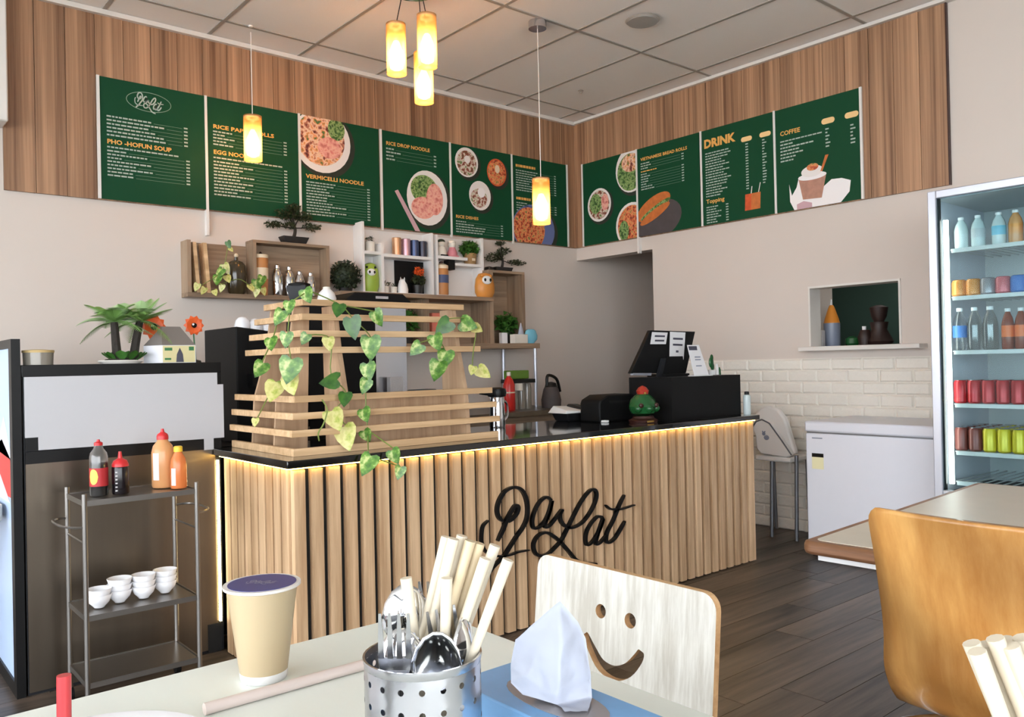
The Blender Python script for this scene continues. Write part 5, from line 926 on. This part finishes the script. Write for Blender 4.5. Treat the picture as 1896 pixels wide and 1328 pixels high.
def bottle(x, y, z, m, lm, label, group, r=0.034, h=0.215, cap='white'):
    t = thing('drink_bottle', label, 'bottle', (x, y, z), group=group); M().lathe([(r * 0.9, 0), (r, 0.01), (r, h * 0.6), (r * 0.8, h * 0.76), (r * 0.4, h * 0.9), (r * 0.4, h * 0.94)], (x, y, z), 16).done('body', m, t); M().lathe([(r * 1.02, h * 0.3), (r * 1.02, h * 0.58), (r, h * 0.58)], (x, y, z), 16).done('label_band', lm, t); M().lathe([(r * 0.46, h * 0.92), (r * 0.46, h), (r * 0.4, h)], (x, y, z), 12).done('cap', cap, t)
ZF = SZ[2] + 0.001
for i, y in enumerate((-3.385, -3.455, -3.527)): bottle(-0.625, y, ZF, 'bottleclear', 'bluelabel' if i == 0 else 'bottleclear', 'clear water bottle with blue label' if i == 0 else 'clear water bottle with pale label', 'water bottles in the fridge')
for y in (-3.606, -3.664, -3.722, -3.780): bottle(-0.625, y, ZF, 'teabottle', 'tealabel', 'brown tea bottle with orange label in the fridge', 'tea bottles in the fridge', 0.028, 0.20)
ZF = SZ[0] + 0.001
for i, (y, m, lm) in enumerate(((-3.40, 'waterbottle', 'waterbottle'), (-3.48, 'waterbottle', 'fridgein'), (-3.575, 'waterbottle', 'cyan'), (-3.65, 'orangesauce', 'canorange'), (-3.725, 'orangesauce', 'canorange'))): bottle(-0.62, y, ZF, m, lm, ('clear bottle on the top fridge shelf', 'clear bottle on the top fridge shelf', 'cyan labelled bottle on the top fridge shelf', 'orange drink bottle on the top fridge shelf', 'orange drink bottle on the top fridge shelf')[i], 'bottles on the top fridge shelf', 0.032, 0.16)

# ================================================================== HIGH CHAIR
hc = thing('high_chair', 'white high chair with a grey rimmed tray back and steel legs', 'high chair', (-0.2, -2.07, 0))
out = [(-1.935, 0.60), (-1.922, 0.706), (-1.928, 0.80), (-1.975, 0.847), (-2.029, 0.861), (-2.10, 0.841), (-2.147, 0.787), (-2.17, 0.727), (-2.209, 0.606), (-2.225, 0.552), (-1.98, 0.552)]
M().prism([(-0.27, y, z) for y, z in out], (0.05, 0, 0)).done('backrest', 'hcseat', hc, bev=0.012)
inn = [(-1.936, 0.715), (-1.968, 0.757), (-2.014, 0.773), (-2.07, 0.750), (-2.11, 0.70), (-2.154, 0.646), (-2.225, 0.552), (-2.186, 0.533), (-2.0, 0.545), (-1.967, 0.575), (-1.96, 0.66)]
M().prism([(-0.315, y, z) for y, z in inn], (0.045, 0, 0)).done('tray', 'hcseat', hc, bev=0.008)
M().tube([(-0.316, y, z) for y, z in inn[:7]], 0.005, 6).done('piping', 'seatgrey', hc)
M().ball((-0.3155, -2.045, 0.655), 0.020, 12, 8, 0.05, 1.0, 0.8).ball((-0.3155, -2.025, 0.680), 0.013, 12, 8, 0.05, 1.0, 1.0).ball((-0.3155, -2.017, 0.694), 0.005, 8, 5, 0.05).ball((-0.3155, -2.034, 0.694), 0.005, 8, 5, 0.05).done('bear_print', 'bottlegrey', hc)
M().box(-0.31, -0.06, -2.21, -1.95, 0.50, 0.535).done('seat', 'hcseat', hc, bev=0.01)
for x, y in ((-0.07, -1.935), (-0.29, -2.065), (-0.07, -2.19), (-0.29, -2.245)): M().tube([(x, y, 0.505 if y != -2.245 else 0.55), (x + (0.02 if x > -0.2 else -0.02), y, 0.004)], 0.0125, 10).done('leg', 'seatgrey', hc)

# ================================================================== FAR TABLE AND ORANGE CHAIR
t2 = thing('dining_table', 'cream topped dining table with brown timber edge and white frame', 'table', (-3.335, -4.074, 0), rz=math.radians(3))
def rr(x0, x1, y0, y1, r, n=6):
    P = []
    for cx, cy, a0 in ((x1 - r, y1 - r, 0), (x0 + r, y1 - r, PI/2), (x0 + r, y0 + r, PI), (x1 - r, y0 + r, 1.5*PI)):
        P += [(cx + r * math.cos(a0 + PI/2*i/n), cy + r * math.sin(a0 + PI/2*i/n)) for i in range(n + 1)]
    return P
M().prism([(x, y, 0.718) for x, y in rr(0, 1.2, -0.72, 0, 0.03)], (0, 0, 0.031)).done('edge', 'tableedge', t2, local=True, bev=0.009)
M().prism([(x, y, 0.7492) for x, y in rr(0.025, 1.175, -0.695, -0.025, 0.02)], (0, 0, 0.0012)).done('top', 'tabletop2', t2, local=True, smooth=False)
M().box(0.05, 1.14, -0.05, -0.03, 0.702, 0.717).box(0.05, 1.14, -0.67, -0.64, 0.702, 0.717).box(0.03, 0.05, -0.67, -0.03, 0.702, 0.717).box(1.12, 1.15, -0.67, -0.05, 0.688, 0.718).done('frame', 'white', t2, local=True)
for x, y in ((0.32, -0.36), (0.88, -0.36)): M().cyl((x, y, 0), (x, y, 0.718), 0.03, n=12).done('leg', 'white', t2, local=True)
oc = thing('plywood_chair', 'honey orange bent plywood chair with chrome legs', 'chair', (-3.59, -4.60, 0))
prof = spline([(-0.060, 0, 0.905), (-0.048, 0, 0.86), (-0.022, 0, 0.74), (-0.006, 0, 0.665), (0.004, 0, 0.60), (0.042, 0, 0.538), (0.11, 0, 0.513), (0.24, 0, 0.506), (0.36, 0, 0.512), (0.41, 0, 0.497)], 4)
q = M(); nt = 14; vs = []
for i, p in enumerate(prof):
    s_ = i / (len(prof) - 1); hw = 0.212 - 0.008 * math.sin(PI * min(1, s_ * 2.2))
    if i < 4: hw -= 0.022 * (1 - i / 4) ** 2.2
    if i > len(prof) - 5: hw -= 0.03 * (1 - (len(prof) - 1 - i) / 4) ** 2
    for j in range(nt + 1):
        u = -1 + 2 * j / nt; bend = 0.030 * (u * u) * (1 if s_ < 0.55 else max(0, 1 - (s_ - 0.55) * 5))
        vs.append((p.x + bend - 0.015, u * hw, p.z))
q.add(vs, [(i * (nt + 1) + j, i * (nt + 1) + j + 1, (i + 1) * (nt + 1) + j + 1, (i + 1) * (nt + 1) + j) for i in range(len(prof) - 1) for j in range(nt)])
q.done('shell', 'orangeply', oc, local=True, solid=0.011, ang=80)
for s_ in (-1, 1):
    M().tube(spline([(0.16, s_ * 0.10, 0.492), (0.07, s_ * 0.170, 0.494), (0.01, s_ * 0.200, 0.488), (-0.03, s_ * 0.215, 0.44), (-0.05, s_ * 0.220, 0.32), (-0.09, s_ * 0.23, 0.004)], 6), 0.0095, 10).done('leg', 'chrome', oc, local=True)
    M().tube(spline([(0.16, s_ * 0.10, 0.490), (0.28, s_ * 0.175, 0.488), (0.34, s_ * 0.195, 0.475), (0.37, s_ * 0.20, 0.36), (0.41, s_ * 0.215, 0.004)], 6), 0.0095, 10).done('leg', 'chrome', oc, local=True)
M().cyl((0.16, -0.11, 0.490), (0.16, 0.11, 0.490), 0.010, n=10).done('crossbar', 'chrome', oc, local=True)

# ================================================================== SMILEY CHAIR
sc = thing('smiley_chair', 'pale wooden chair with a smiling face cut through the backrest', 'chair', (-4.03, -4.125, 0))
W = 0.2105
loop = rr(-W, W, 0.50, 0.806, 0.028)
def circ(cx, cy, r, n=20): return [(cx + r * math.cos(-2*PI*i/n), cy + r * math.sin(-2*PI*i/n)) for i in range(n)]
yc_ = -4.125
smile_o = []; 
mid = spline([(-4.052, 0.683, 0), (-4.07, 0.660, 0), (-4.095, 0.637, 0), (-4.128, 0.632, 0), (-4.158, 0.645, 0), (-4.180, 0.670, 0), (-4.186, 0.684, 0)], 4)
up, lo = [], []
for i, p in enumerate(mid):
    d = (mid[min(i+1, len(mid)-1)] - mid[max(i-1, 0)]).normalized(); nrm = V(-d.y, d.x, 0); k = 0.0125 * (0.45 + 0.55 * math.sin(PI * i / (len(mid) - 1)) ** 0.6)
    up.append(p + nrm * k); lo.append(p - nrm * k)
smile = [((p.y if False else p.x) - yc_, p.y) for p in up] + [(p.x - yc_, p.y) for p in reversed(lo)]
vs, fs = fillmesh([loop, circ(-4.088 - yc_, 0.730, 0.0125), circ(-4.1585 - yc_, 0.7285, 0.0130), smile], 0.0065)
q = M().add([(v.z + 0.10 * (v.y - 0.6), v.x, v.y) for v in vs], fs)
bk = q.done('backrest', 'plywhite', sc, local=True, smooth=False)
bk.data.materials.append(MATS['plyedge'])
for p in bk.data.polygons:
    if abs(p.normal.x) < 0.5: p.material_index = 1
M().prism([(x, y, 0.445) for x, y in rr(-0.42, -0.02, -0.20, 0.20, 0.04)], (0, 0, 0.016)).done('seat', 'plywhite', sc, local=True, bev=0.003)
for x, y in ((0.0, -0.17), (0.0, 0.17)): M().box(x - 0.012 + 0.004, x + 0.012 + 0.004, y - 0.02, y + 0.02, 0.002, 0.51).done('leg', 'plyedge', sc, local=True)
for x, y in ((-0.39, -0.17), (-0.39, 0.17)): M().box(x - 0.015, x + 0.015, y - 0.02, y + 0.02, 0.002, 0.445).done('leg', 'plyedge', sc, local=True)
# ================================================================== NEAR TABLE AND WHAT STANDS ON IT
t1 = thing('dining_table', 'pale marbled dining table with cutlery holder and tissue box on it', 'table', (-4.65, -4.55, 0))
TZ = 0.75
M().prism([(x, y, 0.722) for x, y in rr(-5.03, -4.277, -5.2, -3.915, 0.02)], (0, 0, 0.028)).done('top', 'tabletop', t1, bev=0.004)
M().cyl((-4.65, -4.55, 0.03), (-4.65, -4.55, 0.722), 0.035, n=16).done('column', 'seatgrey', t1); M().lathe([(0.26, 0), (0.26, 0.012), (0.06, 0.03)], (-4.65, -4.55, 0.0), 28).done('base', 'seatgrey', t1)
TZ += 0.0004
t = thing('sealed_cup', 'tall beige drink cup with a dark blue sealed lid', 'cup', (-4.628, -4.022, TZ)); c = (-4.628, -4.022, TZ)
M().lathe([(0.0305, 0), (0.032, 0.004), (0.0325, 0.012)], c, 32).done('foot_ring', 'white', t); M().lathe([(0.0322, 0.010), (0.0475, 0.127)], c, 32).done('body', 'cupbeige', t)
M().lathe([(0.0475, 0.126), (0.0525, 0.128), (0.0525, 0.1315), (0.046, 0.1315)], c, 36).done('rim', 'trimwhite', t); sl = M().cyl((c[0], c[1], TZ + 0.1305), (c[0], c[1], TZ + 0.1322), 0.0462, n=36).done('seal', 'sealblue', t)
random.seed(2)
q = M()
for k, v in LOGO.items():
    for pts, wd in v:
        Lf, Rt = ribbon(pts, 0.03 * wd); ux, uy = V(0.764, -0.645, 0), V(0.645, 0.764, 0)
        f_ = lambda p: V(c[0], c[1], TZ + 0.1326) + ux * ((p.x + 2.46) * 0.045) + uy * ((p.y - 0.42) * 0.055)
        for i in range(len(Lf) - 1): q.poly([f_(Lf[i]), f_(Rt[i]), f_(Rt[i+1]), f_(Lf[i+1])])
q.done('seal_print', 'bottlegrey', sl, smooth=False)
M().tube([(-4.735, -4.090, TZ + 0.0074), (-4.732, -4.090, TZ + 0.0074), (-4.50, -4.094, TZ + 0.0074), (-4.47, -4.0945, TZ + 0.0074)], 0.0074, 14).done('drinking_straw', 'straw', label='wide beige straw lying on the table in front of beige cup', cat='straw')
t = thing('dinner_plate', 'white plate at the edge of the marbled table', 'plate', (-4.885, -4.168, TZ)); M().lathe([(0.07, 0), (0.075, 0.003), (0.13, 0.016), (0.131, 0.018), (0.118, 0.0175), (0.075, 0.008), (0.0005, 0.007)], (-4.885, -4.168, TZ), 48).done('body', 'china', t)
t = thing('takeaway_cup', 'clear takeaway drink cup holding a red straw', 'cup', (-4.954, -4.403, TZ)); M().lathe([(0.030, 0), (0.040, 0.105), (0.0385, 0.105), (0.029, 0.003)], (-4.954, -4.403, TZ), 24).done('body', 'bottleclear', t); M().lathe([(0.028, 0.004), (0.036, 0.08), (0.0005, 0.08)], (-4.954, -4.403, TZ), 20).done('drink', 'teabottle', t)
M().tube([(-4.956, -4.405, TZ + 0.012), (-4.955, -4.404, 0.865), (-4.954, -4.403, 0.9425)], 0.0053, 14).done('drinking_straw', 'redplastic', label='red straw standing upright in the clear takeaway cup', cat='straw')
RV, FV = V(0.7637, -0.6453, 0), V(0.6455, 0.7637, 0)
def holder(c, label):
    t = thing('cutlery_holder', label, 'holder', c); r, h = 0.058, 0.143; ncol, nrow = 18, 6; q = M(); z0 = 0.008; cell = (h - 0.016) / nrow
    P = lambda a, z: (c[0] + r * math.cos(a), c[1] + r * math.sin(a), c[2] + z)
    da = 2 * PI / ncol
    for i in range(ncol):
        for j in range(nrow):
            a0, zz = i * da + 0.09, z0 + j * cell; ac, zc = a0 + da/2, zz + cell/2; hr = 0.0031
            B = [(a0, zz), (ac, zz), (a0+da, zz), (a0+da, zc), (a0+da, zz+cell), (ac, zz+cell), (a0, zz+cell), (a0, zc)]
            H8 = [(ac + hr/r*math.cos(-2.356 + PI/4*k), zc + hr*math.sin(-2.356 + PI/4*k)) for k in range(8)]
            if j in (0,): q.add([P(*B[k]) for k in (0, 2, 4, 6)], [(0, 1, 2, 3)]); continue
            q.add([P(*p) for p in B] + [P(*p) for p in H8], [(k, (k+1) % 8, 8 + (k+1) % 8, 8 + k) for k in range(8)])
    q.lathe([(r, 0.0), (r, z0)], c, 36); q.lathe([(r, h - 0.008), (r + 0.0012, h - 0.003), (r + 0.0012, h), (r - 0.001, h)], c, 36)
    q.f = [f for f in q.f if len(f) < 20]
    q.weld = True; q.done('drum', 'steel', t, ang=60); M().cyl((c[0], c[1], c[2] + 0.0005), (c[0], c[1], c[2] + 0.003), r - 0.002, n=32).done('bottom', 'steel', t)
    return t
HC = V(-4.640, -4.437, TZ)
holder(tuple(HC), 'perforated steel drum holding cutlery and chopsticks beside the tissue box')
def chop(HC_, bl, bd, tl, td, tz, label, group, m='bamboo'):
    a = HC_ + RV * bl + FV * bd + V(0, 0, 0.007); b2 = HC_ + RV * tl + FV * td; b2.z = tz
    M().tube([a, a.lerp(b2, 0.5), b2], [0.0032, 0.0048, 0.0060], 10).done('chopstick', m, label=label, cat='chopstick', group=group)
random.seed(4)
TIPS = [(825, 978), (839, 977), (853, 978), (869, 983), (885, 991), (897, 1010), (914, 994), (938, 1010), (753, 1043), (828, 1040)]
SL = [0.27, 0.27, 0.28, 0.30, 0.32, 0.37, 0.38, 0.40, -0.12, 0.05]
for i, ((px, py), sl_) in enumerate(zip(TIPS, SL)):
    tl = (px - 782) / 1531 * 0.86; tz = 1.18 - (py - 664) / 1531 * 0.86 - 0.002; td = (0.030, 0.018, 0.034, 0.022, 0.030, 0.008, 0.026, 0.0, 0.010, 0.0)[i]
    bl = tl - sl_ * (tz - 0.757); rad = math.sqrt(max(0.0001, 0.046 ** 2 - min(abs(bl), 0.045) ** 2)); bl = max(-0.045, min(0.045, bl)); bd = max(-rad, min(rad, td * 1.0))
    chop(HC, bl, bd, tl, td, tz, ('yellower bamboo chopstick in the middle of the leaning bundle' if i in (3, 4) else 'chopstick leaning furthest towards the tissue box' if i == 7 else 'pale bamboo chopstick leaning out of the cutlery drum') if i < 8 else 'lone short chopstick standing among the forks' if i == 8 else 'chopstick standing behind the forks', 'chopsticks in the cutlery drum', 'bamboo' if i not in (3, 4) else 'bamboo2')
def cutlery(kind, lat, dep, ztop, tiltl, yaw, label, hw=1.0):
    """head up, handle down inside the drum"""
    q = M(); L_ = 0.165
    if kind == 'fork':
        def strip(pts):
            for (xa, wa, za, ya), (xb, wb, zb, yb) in zip(pts, pts[1:]): q.hexa([(xa-wa, ya-0.0009, za), (xa+wa, ya-0.0009, za), (xa+wa, ya+0.0009, za), (xa-wa, ya+0.0009, za), (xb-wb, yb-0.0009, zb), (xb+wb, yb-0.0009, zb), (xb+wb, yb+0.0009, zb), (xb-wb, yb+0.0009, zb)])
        strip([(0, 0.007, 0, 0), (0, 0.0045, 0.06, 0), (0, 0.0035, 0.09, 0.002), (0, 0.0125, 0.108, 0.006), (0, 0.0138, 0.120, 0.006)])
        for k in range(4):
            x = -0.0114 + 0.0076 * k; strip([(x, 0.0024, 0.119, 0.006), (x, 0.0020, 0.145, 0.002), (x * 1.02, 0.0010, 0.165, -0.002)])
    else:
        n, kk = 14, 7
        for s_ in (1,):
            vs = []; 
            for a in range(kk + 1):
                rr_ = a / kk
                for b3 in range(n): th = 2*PI*b3/n; w_ = (0.021 - 0.003 * math.sin(th)) * rr_; vs.append((w_ * math.cos(th), -0.009 * (1 - rr_ * rr_) , 0.134 + 0.031 * rr_ * math.sin(th)))
            q.add(vs, [(a*n+b3, a*n+(b3+1) % n, (a+1)*n+(b3+1) % n, (a+1)*n+b3) for a in range(kk) for b3 in range(n)])
        q.hexa([(-0.007, -0.001, 0), (0.007, -0.001, 0), (0.007, 0.001, 0), (-0.007, 0.001, 0), (-0.0035, -0.001, 0.106), (0.0035, -0.001, 0.106), (0.0035, 0.001, 0.106), (-0.0035, 0.001, 0.106)])
    R_ = Matrix.Rotation(math.atan2(RV.y, RV.x), 3, 'Z') @ Matrix.Rotation(tiltl, 3, 'Y') @ Matrix.Rotation(yaw, 3, 'Z'); top = HC + RV * lat + FV * dep; top.z = ztop
    base = top - R_ @ V(0, 0, L_)
    q.v = [tuple(base + R_ @ V(p[0] * 1.18, p[1], p[2])) for p in q.v]
    q.done(kind, 'chrome' if kind == 'spoon' else 'steel', label=label, cat=kind, group='cutlery in the steel drum', solid=0.0013 if kind == 'spoon' else 0)
cutlery('fork', -0.023, -0.030, 0.942, 0.02, 0.0, 'bright fork facing out at the front of the drum')
cutlery('spoon', -0.020, -0.012, 0.922, -0.04, 0.1, 'round spoon right behind the bright front fork')
cutlery('spoon', -0.020, 0.026, 0.955, -0.03, 0.2, 'highest spoon at the back of the drum')
cutlery('spoon', 0.018, -0.026, 0.922, 0.05, PI, 'spoon turned back outwards in the middle of the drum')
cutlery('fork', 0.018, 0.004, 0.936, -0.17, 0.3, 'fork leaning sideways among the chopsticks')
cutlery('fork', 0.008, 0.034, 0.955, -0.02, -0.2, 'upright fork at the back near the chopsticks')
cutlery('spoon', 0.042, 0.002, 0.928, 0.10, 1.2, 'spoon seen edge on at the side near the tissue box')
cutlery('fork', 0.034, 0.030, 0.946, 0.12, 0.4, 'fork leaning towards the tissue box')
HC2 = V(-4.405, -4.930, TZ)
holder(tuple(HC2), 'steel drum of chopsticks at the end of the marbled table')
r0 = V(-5.1015, -5.1313, 0)
for i, (px, py, d) in enumerate(((1785, 1180, 0.58), (1795, 1195, 0.565), (1808, 1183, 0.59), (1829, 1172, 0.575), (1847, 1175, 0.60), (1857, 1186, 0.57), (1878, 1172, 0.585), (1892, 1180, 0.60))):
    tp = r0 + FV * d + RV * ((px - 948) / 1531 * d); rel = tp - HC2; tz = 1.18 - (py - 664 - 0.0216 * (px - 948) * 0) / 1531 * d - 0.0216 * 0.33
    tl, td = rel.dot(RV), rel.dot(FV); bl = tl + 0.365 * (tz - 0.757); bl = max(-0.04, min(0.04, bl)); bd = max(-0.028, min(0.028, td + 0.005 * (i - 3)))
    chop(HC2, bl, bd, tl, td, tz, 'pale chopstick leaning from the drum at the table end', 'chopsticks at the table end', 'bamboo')
# tissue box
tb = thing('tissue_box', 'blue tissue box with a tissue pulled up beside the cutlery drum', 'tissue box', (-4.485, -4.46, TZ))
M().box(-4.537, -4.435, -4.585, -4.345, TZ, 0.812).done('box', 'tissueblue', tb, bev=0.002)
M().prism([(-4.486 + 0.032 * math.cos(2*PI*i/24), -4.465 + 0.075 * math.sin(2*PI*i/24), 0.8121) for i in range(24)], (0, 0, 0.0006)).done('slot_film', 'slot', tb)
TS = {'A': (.0117, .106, 0), 'A2': (.0245, .0987, .004), 'B': (-.0213, .0796, -.002), 'C': (-.038, .0668, -.004), 'D': (-.0437, .040, -.006), 'E': (-.0437, .021, -.008), 'F': (-.031, .0100, -.012),
      'G': (.0107, .0636, -.022), 'H': (.0075, .0189, -.026), 'I': (.0053, .001, -.020), 'J': (.031, .0827, 0), 'K': (.0394, .0636, .002), 'L': (.0437, .0189, 0), 'M': (.0437, .004, -.01), 'N': (.036, .0015, -.042), 'O': (.012, .0015, -.042),
      'c': (-.0096, .0189, -.016), 'm': (-.015, .051, -.012), 'x': (.028, .040, -.010), 'y': (-.028, .030, -.016), 'z': (.0, .078, .020), 'w': (-.01, .004, .016), 'v': (.02, .004, .018)}
kk_ = list(TS); q = M()
q.add([V(-4.490, -4.462, 0.8128) + RV * a + FV * d + V(0, 0, h) for a, h, d in TS.values()],
      [tuple(kk_.index(x) for x in f) for f in ('BmGA', 'CDmB', 'DymD'[:3], 'DEy', 'yEFc', 'mycH'[:3], 'mcHG', 'cFIH', 'AGJZ'.replace('Z', '')[:3] , 'AJ2'[:2] + 'J', 'JGxK', 'GHx', 'xHL', 'xLK', 'HIML', 'IONM', 'Bz A'.replace(' ', ''), 'CwzB', 'CDEw', 'EFw', 'zvKJ', 'zJA', 'vMLK', 'zwv', 'wFIv', 'IMv') if len(set(f)) > 2])
q.weld = True
o = q.done('tissue', 'tissue', tb, ang=180)
cr = o.data.attributes.new('crease_edge', 'FLOAT', 'EDGE')
for e_ in cr.data: e_.value = 0.62
md = o.modifiers.new('sub', 'SUBSURF'); md.levels = 3; md.render_levels = 3
tx = bpy.data.textures.new('crumple', 'CLOUDS'); tx.noise_scale = 0.022; dm = o.modifiers.new('crumple', 'DISPLACE'); dm.texture = tx; dm.strength = 0.007; dm.mid_level = 0.5
